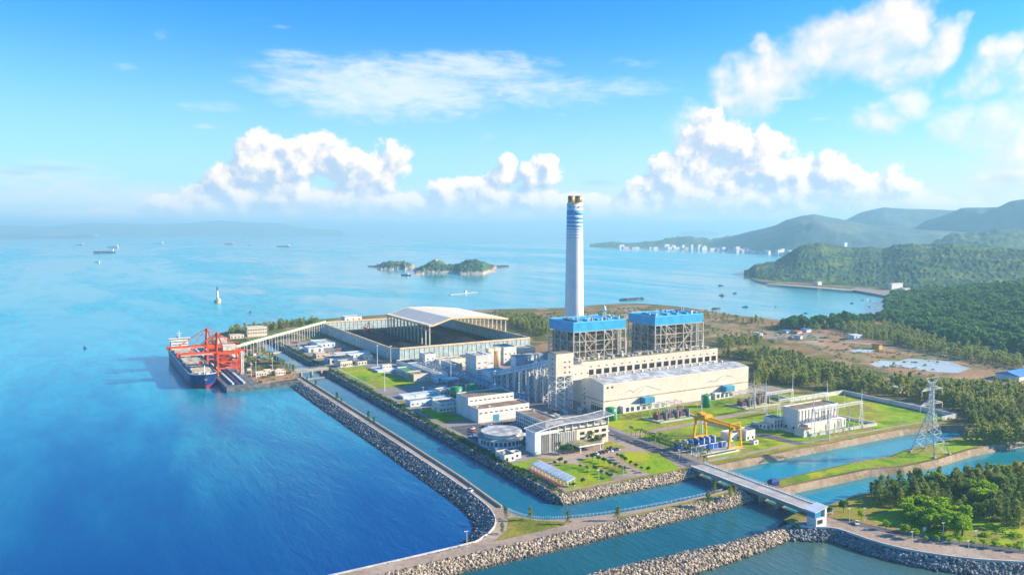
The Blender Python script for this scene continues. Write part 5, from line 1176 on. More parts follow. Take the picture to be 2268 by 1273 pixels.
for a, b_ in zip(line, line[1:]):
    for z in (4.3,4.8): rl.beam((*a,z),(*b_,z),.05)
    rl.beam((*a,3.6),(*a,4.9),.12); m_ = ((a[0]+b_[0])/2,(a[1]+b_[1])/2); rl.beam((*m_,3.6),(*m_,4.9),.12)
part('rails', 'frame_white', t, rl)
t = thing('lawn_fence', 'low white fence round the green lawn by the canal road', 'fence', (240,700,4)); rl = MB()
for a, b_ in (((240,664),(241,784)),((241,784),(268,783))):
    n = int(math.dist(a,b_)/4)
    for k in range(n+1): x_, y_ = a[0]+(b_[0]-a[0])*k/n, a[1]+(b_[1]-a[1])*k/n; rl.beam((x_,y_,4),(x_,y_,5.4),.2)
    rl.beam((*a,5.3),(*b_,5.3),.2)
part('rails', 'frame_white', t, rl)

# ---------------------------------------------------------------- transformers
def transformer(x, y, label, mm):
    t = thing('transformer', label, 'transformer', (x,y,4), 'transformers in front of the turbine hall')
    part('tank', mm, t, MB().box(x-3,x+3,y-1.8,y+1.8,4.8,8.6)); part('base', 'concrete', t, MB().box(x-4,x+4,y-3.4,y+3.4,4.05,4.8))
    for s_ in (-1,1):
        rd_ = MB()
        for k in range(7): rd_.box(x-2.8+k*.85,x-2.4+k*.85,y+s_*2.0-(.0 if s_>0 else 1.2),y+s_*2.0+(1.2 if s_>0 else .0),5,8.2)
        part('radiator', 'purple_grey', t, rd_)
    part('conservator', mm, t, MB().cyl((x-3,y+1,10),(x+3,y+1,10),.8,n=12))
    for k in range(3): part('bushing', 'steel_white', t, MB().lathe((x-2+k*2,y-.6,8.6), [(.35,0),(.5,.4),(.3,.8),(.45,1.2),(.25,1.6),(.1,3.2)], 8))
    part('fire_wall', 'concrete', t, MB().box(x+4.3,x+4.8,y-4.5,y+4,4.05,10.5)); return t
for j, (ox, side) in enumerate(((383,'left'),(473,'right'))):
    for i, nm in enumerate(('left','middle','right')):
        transformer(ox+6+i*11.5, 447, '%s maroon transformer with white bushings in the %s bay' % (nm, side), ('rust_red','purple_grey','rust_red')[i])
    t = thing('busbar_gantry', 'pale steel busbar gantry over the %s transformer bay' % side, 'steel frame', (ox+18,455,4)); l = MB()
    for k in range(5):
        x = ox+2+k*8.5
        for y in (452.5,462): l.beam((x,y,4),(x,y,13.5),.35)
        l.beam((x,452.5,13.5),(x,462,13.5),.3)
    for y in (452.5,457,462): l.beam((ox+2,y,13.5),(ox+36,y,13.5),.35); l.beam((ox+2,y,11.5),(ox+36,y,11.5),.2)
    for k in range(4): x = ox+2+k*8.5; l.beam((x,452.5,10),(x+8.5,452.5,13.5),.2)
    part('steelwork', 'steel_white', t, l)
    for k in range(9): part('insulator', 'frame_white', t, MB().lathe((ox+4+k*3.8,452.5,13.7), [(.2,0),(.4,.5),(.25,.9),(.35,1.4),(.1,1.9)], 8))
for i, (x, y, r_) in enumerate(((357,465,4.3),(452,461,4.0))):
    t = thing('green_tank', ('bright green tank at the left end of the turbine hall front','bright green tank between the two transformer bays')[i], 'tank', (x,y,4), 'green tanks before the turbine hall')
    part('shell', 'green_tank', t, MB().lathe((x,y,4), [(r_,0),(r_,9.2),(r_*.6,9.9),(.1,10.2)], 26), True); part('ladder', 'frame_white', t, MB().beam((x+r_+.3,y-1,4),(x+r_+.3,y-1,13.8),.4)); part('pipe', 'frame_white', t, MB().cyl((x-r_-.4,y-1,4),(x-r_-.4,y-1,13), .2, n=6))

# ---------------------------------------------------------------- substation
t = building('substation_hall', 'tall pinkish white substation hall with brown roof and ribbed front', 'substation', 450,494,367,381,21,'white_wall','brown_roof',rows=[(9,10.5,11.3,1.6)],lrows=[(2,6,8,1.6)])
part('low_front', 'white_wall', t, MB().box(454,496,361.5,366.98,4,10.5)); part('corner_block', 'white_wall', t, MB().box(444,454,356.8,365,4,9)); part('corner_roof', 'brown_roof', t, MB().box(444.3,453.7,357.1,364.7,9.02,9.2))
for i in range(13): part('pilaster', 'cream_wall', t, MB().box(451+i*3.5,451.6+i*3.5,366.6,366.98,10.6,20))
for i in range(9): part('bushing', 'steel_grey', t, MB().beam((457+i*4.2,366.4,11),(457+i*4.2,364.5,14.5),.45))
building('substation_office', 'small white block with dark blue roof left of the substation hall', 'building', 440.5,449.6,380,390,13,'white_wall','pv_dark',rows=[(3,6,8.6,1.2),(3,9.4,10.8,1.2)],lrows=[(3,6,8.6,1.2)],units=1)
building('substation_porch', 'low white cube beside the small block with dark blue roof', 'building', 437,440.4,384,391,8.5,'white_wall','pale_roof',rows=[(1,5,7,1.2)],lrows=[(2,5,7,1.2)])
def portal(x0, x1, y, zb_, zt_, label, n=8):
    t = thing('bus_gantry', label, 'gantry', ((x0+x1)/2,y,4), 'lattice gantries of the substation')
    for x in (x0,x1):
        c_ = MB()
        for dy in (-1.8,1.8): c_.beam((x,y+dy,4),(x,y+dy*.25,zb_),.35)
        for k in range(7): z = 4+(zb_-4)*k/7; z2 = 4+(zb_-4)*(k+1)/7; f = 1-.75*k/7; f2 = 1-.75*(k+1)/7; c_.beam((x,y-1.8*f,z),(x,y+1.8*f2,z2),.2)
        part('column', 'frame_white', t, c_); part('spike', 'frame_white', t, MB().cyl((x,y,zb_),(x,y,zt_),.35,.15,6))
    b = MB()
    for dz in (0,1.5):
        for dy in (-.7,.7): b.beam((x0,y+dy,zb_-dz),(x1,y+dy,zb_-dz),.28)
    m_ = int((x1-x0)/2)
    for k in range(m_): xa_, xb_ = x0+(x1-x0)*k/m_, x0+(x1-x0)*(k+1)/m_; b.beam((xa_,y-.7,zb_),(xb_,y-.7,zb_-1.5),.16); b.beam((xa_,y+.7,zb_-1.5),(xb_,y+.7,zb_),.16); b.beam((xa_,y-.7,zb_),(xa_,y+.7,zb_),.16)
    part('truss', 'frame_white', t, b)
    for k in range(n): x = x0+(x1-x0)*(k+.5)/n; part('insulator_string', 'steel_grey', t, MB().lathe((x,y,zb_-4.2), [(.1,0),(.32,.4),(.2,.9),(.32,1.5),(.1,2.6)], 6))
    return t
portal(474, 505, 418, 21, 33, 'white lattice gantry behind the substation hall, left one')
portal(474, 531, 405, 18, 28, 'long lower lattice gantry between hall and boundary wall')
portal(450, 503, 354, 24, 33, 'long lattice gantry standing in front of the substation hall')
for i, (x, y, h) in enumerate(((457,349,10),(462,350,10),(468,350,9),(474,351,9),(480,351,10),(486,352,10),(492,352,9),(508,357,11),(512,362,10),(514,372,10),(509,368,9))):
    t = thing('equipment_post', 'slim white apparatus post on the grass round the substation hall', 'post', (x,y,4), 'apparatus posts in the substation'); part('post', 'frame_white', t, MB().cyl((x,y,4),(x,y,4+h*.6),.3,n=6)); part('insulator', 'steel_white', t, MB().lathe((x,y,4+h*.6), [(.3,0),(.55,.6),(.35,1.2),(.5,1.8),(.2,h*.4)], 8))
def mast3(x, y, h, label, n=3, name='lightning_mast'):
    t = thing(name, label, 'mast', (x,y,4)); 
    l = MB()
    for k in range(3):
        a = k*2.094; l.beam((x+1.6*math.cos(a),y+1.6*math.sin(a),4),(x+.2*math.cos(a),y+.2*math.sin(a),4+h*.7),.3)
        for j in range(6):
            f, g_ = 1-j/6*.88, 1-(j+1)/6*.88; b_ = a+2.094; l.beam((x+1.6*f*math.cos(a),y+1.6*f*math.sin(a),4+h*.7*j/6),(x+1.6*g_*math.cos(b_),y+1.6*g_*math.sin(b_),4+h*.7*(j+1)/6),.18)
    part('lattice', 'frame_white', t, l); part('spike', 'frame_white', t, MB().cyl((x,y,4+h*.7),(x,y,4+h),.22,.08,6)); return t
mast3(386,398,31,'slim three legged lightning mast just behind the yellow gantry crane'); mast3(452,343,30,'lattice lightning mast at the front left corner of the substation hall'); mast3(482,437,27,'lightning mast right of the right transformer bay'); mast3(344,660,1,'x') if False else None
for x, y, h, lb in ((244,652,21,'tall thin white light mast at the near corner of the lawn'),(283,777,22,'left one of two tall light masts before the coal yard wall'),(294,766,22,'right one of two tall light masts before the coal yard wall'),(326,594,20,'tall light mast beside the white pipe bridge'),(318,668,20,'tall light mast between the blue plant and the white L-shaped tower')):
    t = thing('light_mast', lb, 'light mast', (x,y,4)); part('pole', 'frame_white', t, MB().cyl((x,y,4),(x,y,4+h),.42,.2,8)); part('lamp_ring', 'frame_white', t, MB().lathe((x,y,4+h), [(1.3,0),(1.3,.35),(.4,.5)], 12))
# pylon
def pylon(x, y):
    t = thing('pylon', 'tall white lattice power pylon with three cross arms on the grass spit', 'pylon', (x,y,4)); W = 8.2
    def hw(z): return W*(1-z/27)+1.5*(z/27) if z < 27 else 1.5*(1-(z-27)/26)+.7*((z-27)/26)
    cs = [(1,1),(1,-1),(-1,-1),(-1,1)]; zs = [0,8,14,19,23,27,31,35,39,43,47]
    for a, b_ in cs: part('leg', 'galvanised', t, MB().beam((x+hw(0)*a,y+hw(0)*b_,4),(x+hw(27)*a,y+hw(27)*b_,31),.48).beam((x+hw(27)*a,y+hw(27)*b_,31),(x+hw(47)*a,y+hw(47)*b_,51),.42)) ; 
    for a, b_ in cs: part('footing', 'concrete', t, MB().box(x+W*a-.9,x+W*a+.9,y+W*b_-.9,y+W*b_+.9,3.9,5.0))
    l = MB()
    for z, z2 in zip(zs, zs[1:]):
        for k in range(4):
            (a, b_), (c_, d_) = cs[k], cs[(k+1)%4]; h0, h1 = hw(z), hw(z2)
            l.beam((x+h0*a,y+h0*b_,4+z),(x+h1*c_,y+h1*d_,4+z2),.22); l.beam((x+h0*c_,y+h0*d_,4+z),(x+h1*a,y+h1*b_,4+z2),.22); l.beam((x+h1*a,y+h1*b_,4+z2),(x+h1*c_,y+h1*d_,4+z2),.2)
    part('bracing', 'galvanised', t, l)
    for z, L in ((24.5,6.5),(33,12.5),(42.5,11.5)):
        m_ = MB()
        for s_ in (-1,1):
            tip = (x+s_*L,y,4+z-.6)
            for dy in (-1,1):
                for dz in (0,2.2): m_.beam((x+s_*hw(z),y+dy*hw(z),4+z+dz),tip,.22)
            for k in range(4): u = (k+1)/5; m_.beam((x+s_*(hw(z)+(L-hw(z))*u),y-hw(z)*(1-u),4+z-.6*u),(x+s_*(hw(z)+(L-hw(z))*u),y+hw(z)*(1-u),4+z+2.2*(1-u)),.16)
        part('cross_arm', 'galvanised', t, m_)
        for s_ in (-1,1): part('insulator_string', 'steel_white', t, MB().lathe((x+s_*(L-.4),y,4+z-4.4), [(.12,0),(.4,.6),(.25,1.5),(.4,2.4),(.1,3.7)], 6))
    m_ = MB()
    for s_ in (-1,1):
        for dy in (-1,1): m_.beam((x+s_*.7,y+dy*.7,49),(x+s_*7,y,54.2),.26)
        m_.beam((x,y,54),(x+s_*7,y,54.2),.2)
    part('earth_peak', 'galvanised', t, m_); return t
pylon(484, 290)

# ---------------------------------------------------------------- gantry crane, pumps, carport
t = thing('gantry_crane', 'bright yellow gantry crane over the blue intake pumps', 'crane', (382,378,4))
for y in (361.5, 394):
    for x in (377, 386):
        part('leg', 'yellow_steel', t, MB().beam((x+(-1.2 if x<380 else 1.2),y,5),(x,y,16.8),1.2))
    part('sill', 'yellow_steel', t, MB().beam((375,y,4.8),(388,y,4.8),1.3,1.2)); part('end_tie', 'yellow_steel', t, MB().beam((376,y,17.2),(387,y,17.2),1.1,1.2))
    part('rail_frame', 'yellow_steel', t, MB().beam((377,y,17.6),(377,y,21.2),.45).beam((386,y,17.6),(386,y,21.2),.45).beam((377,y,21.2),(386,y,21.2),.45))
for x in (378.5,384.5): part('girder', 'yellow_steel', t, MB().beam((x,359.5,18.3),(x,398,18.3),1.1,1.8))
gr = MB()
for k in range(14): gr.beam((377.2,360+k*2.9,19.2),(377.2,360+k*2.9,20.6),.18)
gr.beam((377.2,360,20.6),(377.2,398,20.6),.16); part('handrail', 'yellow_steel', t, gr)
part('trolley', 'yellow_steel', t, MB().box(378,385,386,391,19.3,21.4)); part('hoist_house', 'yellow_steel', t, MB().box(379,384,391.2,395,19.3,22))
for i in range(7):
    x = 346.5+i*5.0; t = thing('intake_pump', 'blue intake pump motor with white side panel, number %s from the left in its row' % ('one','two','three','four','five','six','seven')[i], 'pump', (x,378.5,4.1), 'blue intake pumps under the gantry crane')
    part('housing', 'blue_paint', t, MB().box(x-1.5,x+1.1,376.5,380.5,4.1,8.2)); part('motor', 'blue_paint', t, MB().lathe((x-.2,378.5,8.2), [(1.1,0),(1.1,1.4),(.5,1.8)], 12)); part('side_panel', 'frame_white', t, MB().box(x+1.15,x+1.9,376,380,5.5,9.4)); part('pipe', 'blue_paint', t, MB().cyl((x-.2,376.4,5.6),(x-.2,373.6,5.6),.7,n=10))
t = thing('screen_row', 'row of white framed dark blue intake screens in front of the pumps', 'screens', (360,368,4.1))
for i in range(8):
    x = 349+i*3.9; part('screen', 'blue_paint', t, MB().box(x,x+3.5,368,368.4,4.1,7.6)); part('screen_frame', 'frame_white', t, MB().box(x-.3,x,367.8,368.6,4.1,8).box(x,x+3.5,367.8,368.6,7.65,8.0))
t = thing('kerbed_strip', 'flat dark strip between pale kerbs beside the yellow crane foot', 'pit', (368,359,4.1)); part('near_kerb', 'white_kerb', t, MB().box(350,380,355.6,356.2,4.1,4.9)); part('far_kerb', 'white_kerb', t, MB().box(350,380,360,360.5,4.1,4.9)); part('dark_strip', 'dark_open', t, MB().box(350,380,356.2,360,4.1,4.2))  # dark sheet laid flat on the yard between two low kerbs
building('crane_store', 'white box store just behind the yellow crane legs', 'building', 391,401,375,384,9.5,'white_wall','pale_roof',rows=[(2,5,6.6,1.3)])
building('crane_office', 'white office cube with dark roof right of the yellow crane', 'building', 402,411,371,380,11,'white_wall','grey_roof',rows=[(2,5,6.6,1.3)])
building('valve_hut', 'tiny white hut on the grass right of the yellow crane', 'hut', 399,403.4,361,365,7,'white_wall','pale_roof',rows=[(1,4.8,6,1.2)])
t = thing('solar_carport', 'long white framed solar carport beside red brick paving', 'carport', (243,372,4)); l = MB()
for k in range(11):
    y = 353+k*3.9
    for x in (241,245.6): l.beam((x,y,4.1),(x,y,7.2 if x < 243 else 8.4),.3)
    l.beam((240.4,y,7.1),(246.2,y,8.6),.35)
for x, z in ((240.4,7.1),(246.2,8.6)): l.beam((x,352.6,z),(x,392.5,z),.45)
part('frame', 'frame_white', t, l)
for k in range(10): y = 353.3+k*3.9; part('solar_panel', 'cool_wall', t, MB().add([(240.7,y,7.35),(246,y,8.75),(246,y+3.3,8.75),(240.7,y+3.3,7.35),(240.7,y,7.5),(246,y,8.9),(246,y+3.3,8.9),(240.7,y+3.3,7.5)], [(0,3,2,1),(4,5,6,7),(0,1,5,4),(1,2,6,5),(2,3,7,6),(3,0,4,7)]))
# cars
def car(x, y, z, rz, m, label, L=4.6):
    t = thing('parked_car', label, 'car', (x,y,z)); t.rotation_euler = (0,0,rz)
    local('body', m, t, MB().yz(-.9,.9,[(-L/2,.35),(-L/2,.95),(-L/2+.3,1.05),(L/2-1.4,1.1),(L/2-.1,.85),(L/2,.4)])); local('cabin', 'dark_glass', t, MB().yz(-.78,.78,[(-L/2+.5,1.06),(-L/2+1.0,1.62),(L/2-2.2,1.64),(L/2-1.4,1.1)])); local('roof', m, t, MB().box(-.74,.74,-L/2+1.05,L/2-2.3,1.65,1.7))
    for a in (-1,1):
        for b_ in (-1,1): local('wheel', 'black_rubber', t, MB().cyl((a*.92,b_*L*.31,.33),(a*.7,b_*L*.31,.33),.33,n=12))
car(334.5,235.5,4.08,2.2,'car_white','white car parked on the grey verge below the bridge gatehouse'); car(190.5,377,3.62,.3,'car_white','lone small car on the long dike road near its bend')
for i, (x, y, m, lb) in enumerate(((243,474,'car_white','white car nearest the round hall in the small car park'),(246,481,'blue_paint','blue car second in the small car park'),(249,487,'red_paint','red car third in the small car park'),(252,493,'car_white','white car farthest in the small car park'),(238.5,441,'car_white','white car alone on the road left of the round hall'),(271,430,'blue_paint','blue car between round hall and office'))): car(x,y,4.1,1.57+.2*i,m,lb)
# street lamps
LM = [(334,239.5,'white lamp post left of the grassy verge by the gatehouse'),(341,236,'white lamp post behind the parked white car'),(356,205,'white lamp post beside the little notice board'),(333,206,'white lamp post on the sea side of the shore road bend'),(345,187,'white lamp post on the rock edge in the middle of the shore road'),(360,192,'white lamp post across the shore road among young trees'),(362,172,'white lamp post on the rock edge near the right border'),(380,173,'white lamp post across the road near the right border'),
      (155,309.5,'lone white lamp post where the dike road leaves the bay corner'),(232,420,'white lamp post on the canal road left of the tiny cottage'),(238,436,'white lamp post in front of the round hall'),(331,360,'white lamp post at the plant end of the bridge'),(262,352,'white lamp post in the garden beside the solar carport'),(280,352,'white lamp post on the south road before the garden lawn'),(345.5,400,'white lamp post among the palms of the avenue'),(372,420,'white lamp post on the lawn left of the yellow crane'),
      (430,339,'white lamp post on the canal bank left of the substation'),(470,337,'white lamp post on the canal bank below the substation hall'),(505,345,'white lamp post on the lawn right of the substation wall'),(530,340,'white lamp post on the canal bank near the pylon'),(540,395,'white lamp post alone on the far lawn'),(560,410,'white lamp post near the far boundary wall'),(430,448,'white lamp post between the two transformer bays'),(524,448,'white lamp post right of the right transformer bay'),(268,620,'white lamp post beside the white covered basins'),(240,560,'white lamp post at the shaded lawn by the canal road')]
for x, y, lb in LM:
    t = thing('street_lamp', lb, 'street lamp', (x,y,4), 'white street lamps'); t_ = 7.0
    part('pole', 'frame_white', t, MB().cyl((x,y,3.6),(x,y,4+t_),.16,.1,6)); part('arm', 'frame_white', t, MB().beam((x-.9,y,4+t_),(x+.9,y,4+t_),.14)); part('lamp_head', 'frame_white', t, MB().box(x-1.3,x-.6,y-.2,y+.2,3.95+t_,4.2+t_))
t = thing('notice_board', 'small white notice board on the verge beside the shore road', 'sign', (352,212,4)); part('panel', 'frame_white', t, MB().box(351,353.4,211.8,212,5.4,7.4)); part('post', 'steel_grey', t, MB().beam((351.3,212.1,4),(351.3,212.1,5.4),.2).beam((353.1,212.1,4),(353.1,212.1,5.4),.2))
t = thing('spit_hut', 'small dark blue hut at the tip of the grass spit by the bridge', 'hut', (345,297,4.05)); part('wall', 'hull_navy', t, MB().box(342,348,295.5,299,4.05,6.4)); part('roof', 'hull_navy', t, hip(MB(),341.6,348.4,295.1,299.4,6.42,8.2))
# ---------------------------------------------------------------- trees
def leaf_mat(name, a, b_, c_):
    m = bpy.data.materials.new(name); m.use_nodes = True; t = NT(m.node_tree); t.n.clear()
    o = t.new('ShaderNodeOutputMaterial'); b = t.new('ShaderNodeBsdfPrincipled'); t.l.new(b.outputs[0], o.inputs[0])
    g = t.new('ShaderNodeNewGeometry'); oi = t.new('ShaderNodeObjectInfo'); rnd = g.outputs['Random Per Island']
    n = t.noise(g.outputs['Position'], .14, 3, .6)
    v = t.m('ADD', t.m('MULTIPLY', rnd, .45), t.m('ADD', t.m('MULTIPLY', n, .5), t.m('MULTIPLY', oi.outputs['Random'], .3)))
    cr = t.new('ShaderNodeValToRGB'); t.l.new(v, cr.inputs[0]); e = cr.color_ramp.elements; e[0].position = .25; e[1].position = .95
    e[0].color = (*a,1); e[1].color = (*c_,1); x = e.new(.6); x.color = (*b_,1); t.l.new(cr.outputs[0], b.inputs['Base Color'])
    b.inputs['Roughness'].default_value = .7; b.inputs['Specular IOR Level'].default_value = .2
    tr = t.new('ShaderNodeBsdfTranslucent'); t.l.new(cr.outputs[0], tr.inputs[0]); mx = t.new('ShaderNodeMixShader'); mx.inputs[0].default_value = .35
    t.l.new(b.outputs[0], mx.inputs[1]); t.l.new(tr.outputs[0], mx.inputs[2]); t.l.new(mx.outputs[0], o.inputs[0]); MATS[name] = m
leaf_mat('needle_leaf', (.08,.16,.04), (.22,.30,.06), (.46,.44,.12)); leaf_mat('bright_leaf', (.14,.32,.012), (.32,.52,.015), (.55,.62,.03)); leaf_mat('deep_leaf', (.03,.12,.02), (.07,.19,.03), (.15,.28,.04)); leaf_mat('palm_leaf', (.07,.12,.03), (.15,.20,.05), (.28,.30,.09))
leaf_mat('mixed_leaf', (.06,.17,.03), (.16,.30,.04), (.34,.42,.07))
mat('bark', (.13,.10,.07), .9, var=.2)
def quad(mb, c, d, w, l):        # leaf: centre, direction, width, length
    d = d.normalized(); s_ = d.orthogonal().normalized()*w/2; s_.rotate(__import__('mathutils').Quaternion(d, random.uniform(0, 6.28)))
    mb.add([c-s_*.5, c+s_*.5, c+d*l*.6+s_, c+d*l, c+d*l*.6-s_], [(0,1,2,3,4)])
def rv(): return Vector((random.gauss(0,1),random.gauss(0,1),random.gauss(0,1))).normalized()
def crown(kind, dens=1.0, ls=1.0):
    mb = MB()
    if kind == 'needle':
        for k in range(int(72*dens)):
            u = random.random()**.85; z = 1.6+9.6*u; r_ = (1-u)**.6*3.1*(.3+.7*random.random())*(.75+.5*math.sin(u*9+k%3)); a = random.uniform(0,6.28); c = Vector((r_*math.cos(a), r_*math.sin(a), z+random.uniform(-.4,.4)))
            for _ in range(7): quad(mb, c+rv()*.45, Vector((math.cos(a)*.6,math.sin(a)*.6,.9))+rv()*.6, .34*ls, 1.25*ls)
    elif kind in ('round','deep'):
        lobes = [(Vector((random.uniform(-1.6,1.6),random.uniform(-1.6,1.6),random.uniform(3.6,6.2))), random.uniform(1.3,2.1)) for _ in range(8)]
        for c0, r0 in lobes:
            for k in range(int(20*dens)):
                d = rv(); d.z = abs(d.z)*.9+d.z*.1; c = c0+d*r0*random.uniform(.7,1.05)
                for _ in range(6): quad(mb, c+rv()*.3, d+rv()*.8, .55*ls, .75*ls)
    elif kind == 'bush':
        for k in range(int(34*dens)):
            d = rv(); d.z = abs(d.z); c = Vector((d.x*1.3,d.y*1.3,.3+d.z*1.3))*random.uniform(.75,1.05)
            for _ in range(4): quad(mb, c, d+rv()*.7, .4*ls, .6*ls)
    elif kind == 'palm':
        for k in range(15):
            a = k*2.4+random.uniform(-.2,.2); el_ = random.uniform(-.1,.9); L = random.uniform(2.4,3.2); p = Vector((0,0,6.2)); d = Vector((math.cos(a)*math.cos(el_),math.sin(a)*math.cos(el_),math.sin(el_))); side = Vector((-math.sin(a),math.cos(a),0)); pts = []
            for i in range(6): w = .45*math.sin(math.pi*(i+.6)/6.4); pts.append((p.copy(), w)); p += d*L/5; d.z -= .34; d.normalize()
            for (p0,w0),(p1,w1) in zip(pts, pts[1:]):
                mb.add([p0-side*w0-Vector((0,0,w0*.6)), p0, p1, p1-side*w1-Vector((0,0,w1*.6))], [(0,1,2,3)]); mb.add([p0, p0+side*w0-Vector((0,0,w0*.6)), p1+side*w1-Vector((0,0,w1*.6)), p1], [(0,1,2,3)])
    return mb
def tree_proto(name, kind, leaf, cat, label, group):
    t = thing(name, label, cat, (0,0,0), group); h = {'needle':9.5,'round':4.6,'deep':4.6,'bush':.7,'palm':6.3}[kind]; r_ = {'needle':.22,'round':.26,'deep':.26,'bush':.12,'palm':.2}[kind]
    tk = MB().cyl((0,0,-.3),(0,0,h),r_,r_*.45,7)
    if kind in ('needle','round','deep'):
        for k in range(7): a = k*2.4; z = h*(.35+.08*k); L = 1.9-.12*k; tk.cyl((0,0,z),(math.cos(a)*L,math.sin(a)*L,z+L*.7),.1,.04,5)
    part('trunk', 'bark', t, tk); part('crown', leaf, t, crown(kind)); return t
PRO = {}
def trees(kind, name, leaf, cat, spots, labelf, group, smin=.75, smax=1.25, nv=3):
    if not spots: return
    pr = [tree_proto(name, kind, leaf, cat, '', group) for _ in range(min(nv, len(spots)))]
    for i, s_ in enumerate(spots):
        x, y = s_[0], s_[1]; z = s_[2] if len(s_) > 2 else 4.0
        k = i % len(pr); sc = random.uniform(smin, smax)
        o = place(pr[k], i >= len(pr), (x,y,z), random.uniform(0,6.28), (sc*random.uniform(.85,1.15),sc*random.uniform(.85,1.15),sc), labelf(i) if callable(labelf) else labelf, group)
def inside(poly, x, y):
    c = False; j = len(poly)-1
    for i in range(len(poly)):
        if (poly[i][1] > y) != (poly[j][1] > y) and x < (poly[j][0]-poly[i][0])*(y-poly[i][1])/(poly[j][1]-poly[i][1])+poly[i][0]: c = not c
        j = i
    return c
def scatter(poly, n, px=True, gap=0.0, mask=None):
    if px: poly = [G(a,b_,4) for a,b_ in poly]
    xs = [p[0] for p in poly]; ys = [p[1] for p in poly]; out = []; tries = 0
    while len(out) < n and tries < n*40:
        tries += 1; x, y = random.uniform(min(xs),max(xs)), random.uniform(min(ys),max(ys))
        if not inside(poly,x,y): continue
        if mask is not None and fb(x*.012,y*.012,2) < mask: continue
        if gap and any((x-a)**2+(y-b_)**2 < gap*gap for a,b_ in out[-80:]): continue
        out.append((x,y))
    return out
random.seed(21)
# the grove at lower right
GR = [(1905,1112),(1960,1085),(2040,1068),(2130,1062),(2268,1045),(2330,1040),(2330,1120),(2268,1175),(2180,1150),(2080,1135),(1960,1128)]
gp = sorted(scatter(GR, 200, gap=2.2), key=lambda p: p[0]**2+p[1]**2)
trees('needle', 'casuarina_tree', 'needle_leaf', 'tree', gp, 'feathery dark olive casuarina in the dense grove at lower right', 'casuarinas of the lower right grove', .6, 1.0, 6)
bp = scatter([(1985,1135),(2060,1130),(2135,1150),(2150,1195),(2090,1192),(2030,1172)], 34, gap=2.5)
trees('round', 'bright_tree', 'bright_leaf', 'tree', bp, 'bright green rounded tree along the front edge of the lower right grove', 'bright trees before the grove', .8, 1.25, 3)
mg = scatter([(1930,1112),(2040,1080),(2140,1075),(2290,1060),(2290,1160),(2150,1150),(2040,1135)], 34, gap=4)
trees('round', 'broadleaf_tree', 'mixed_leaf', 'tree', mg, 'mid green rounded tree mixed among the casuarinas of the lower right grove', 'rounded trees in the lower right grove', .8, 1.4, 4)
trees('round', 'bright_tree', 'bright_leaf', 'tree', [G(2150,1098),G(2165,1105),G(2178,1100),G(2190,1112),G(2160,1118),G(2182,1126)], 'tall bright green tree rising inside the dark grove at right', 'bright trees inside the grove', 1.0, 1.4, 2)
sg = [((1868,1134),'dark round tree alone where the spit channel meets the gatehouse meadow'),((1835,1142),'small dark bush tree right behind the gatehouse'),((1908,1150),'small bright shrub on the verge above the parked car'),((1962,1172),'small bright tree on the verge next to the lamp post'),((2002,1185),'pale bushy tree beside the notice board'),((2025,1192),'round bright tree just right of the notice board'),((2237,1165),'lone bright tree near the right edge of the meadow')]
for i, (p, lb) in enumerate(sg): trees('deep' if i < 2 else 'round', 'verge_tree', 'deep_leaf' if i < 2 else 'bright_leaf', 'tree', [G(*p)], lb, None, .55, .8, 1)
yt = [G(2050,1198),G(2075,1200),G(2100,1203),G(2125,1203),G(2152,1208),G(2178,1210),G(2204,1214),G(2235,1218),G(2258,1222)]
trees('round', 'young_tree', 'bright_leaf', 'tree', yt, lambda i: '%s young tree from the left in the row along the shore road' % ('first','second','third','fourth','fifth','sixth','seventh','eighth','ninth')[i], 'young trees along the shore road', .35, .5, 2)
# behind the turbine hall and on the right
F1 = [(1600,778),(1700,782),(1800,806),(1900,834),(2000,850),(2100,862),(2290,866),(2290,965),(2170,970),(2122,915),(1870,862),(1760,880),(1672,866),(1672,800),(1600,790)]
fp = sorted(scatter(F1, 1150, gap=3.0, mask=-.12), key=lambda p: p[0]**2+p[1]**2)
trees('needle', 'casuarina_tree', 'needle_leaf', 'tree', fp[:120], 'feathery casuarina in the belt right of the boundary wall and pylon', 'casuarinas beyond the boundary wall', .6, 1.0, 5)
# forest stuff in one mesh
def merge_forest(name, spots, leaf, kind='needle', nv=4, smin=.8, smax=1.3, dens=.28, ls=2.1):
    base = []
    for _ in range(nv):
        mb = crown(kind, dens, ls); base.append((np.array(mb.v, dtype=float), mb.f))
    V = []; L = []; S = []; T = []; o = 0; ls_ = 0
    for s_ in spots:
        v, f = base[random.randrange(nv)]; a = random.uniform(0,6.28); sc = random.uniform(smin,smax); c, s2 = math.cos(a)*sc, math.sin(a)*sc
        w = np.stack([v[:,0]*c-v[:,1]*s2+s_[0], v[:,0]*s2+v[:,1]*c+s_[1], v[:,2]*sc*random.uniform(.85,1.2)+(s_[2] if len(s_)>2 else 4.0)-.5], -1); V.append(w)
        for q in f: L.extend([i+o for i in q]); S.append(ls_); T.append(len(q)); ls_ += len(q)
        o += len(v)
    V = np.concatenate(V); me = bpy.data.meshes.new(name); me.vertices.add(len(V)); me.vertices.foreach_set('co', V.ravel()); me.loops.add(len(L)); me.loops.foreach_set('vertex_index', np.array(L)); me.polygons.add(len(S)); me.polygons.foreach_set('loop_start', np.array(S)); me.polygons.foreach_set('loop_total', np.array(T)); me.update(); me.materials.append(MATS[leaf])
    ob = bpy.data.objects.new(name, me); COL.objects.link(ob); return tag(ob, kind='stuff')
sp_ = fp[120:]
sp_ += scatter([(1095,702),(1180,706),(1215,716),(1215,748),(1178,742),(1120,716)], 420) + scatter([(505,737),(560,731),(640,722),(700,716),(705,720),(640,727),(590,733),(540,742),(510,746)], 170) + scatter([(1590,758),(1640,750),(1700,762),(1600,775)], 60)
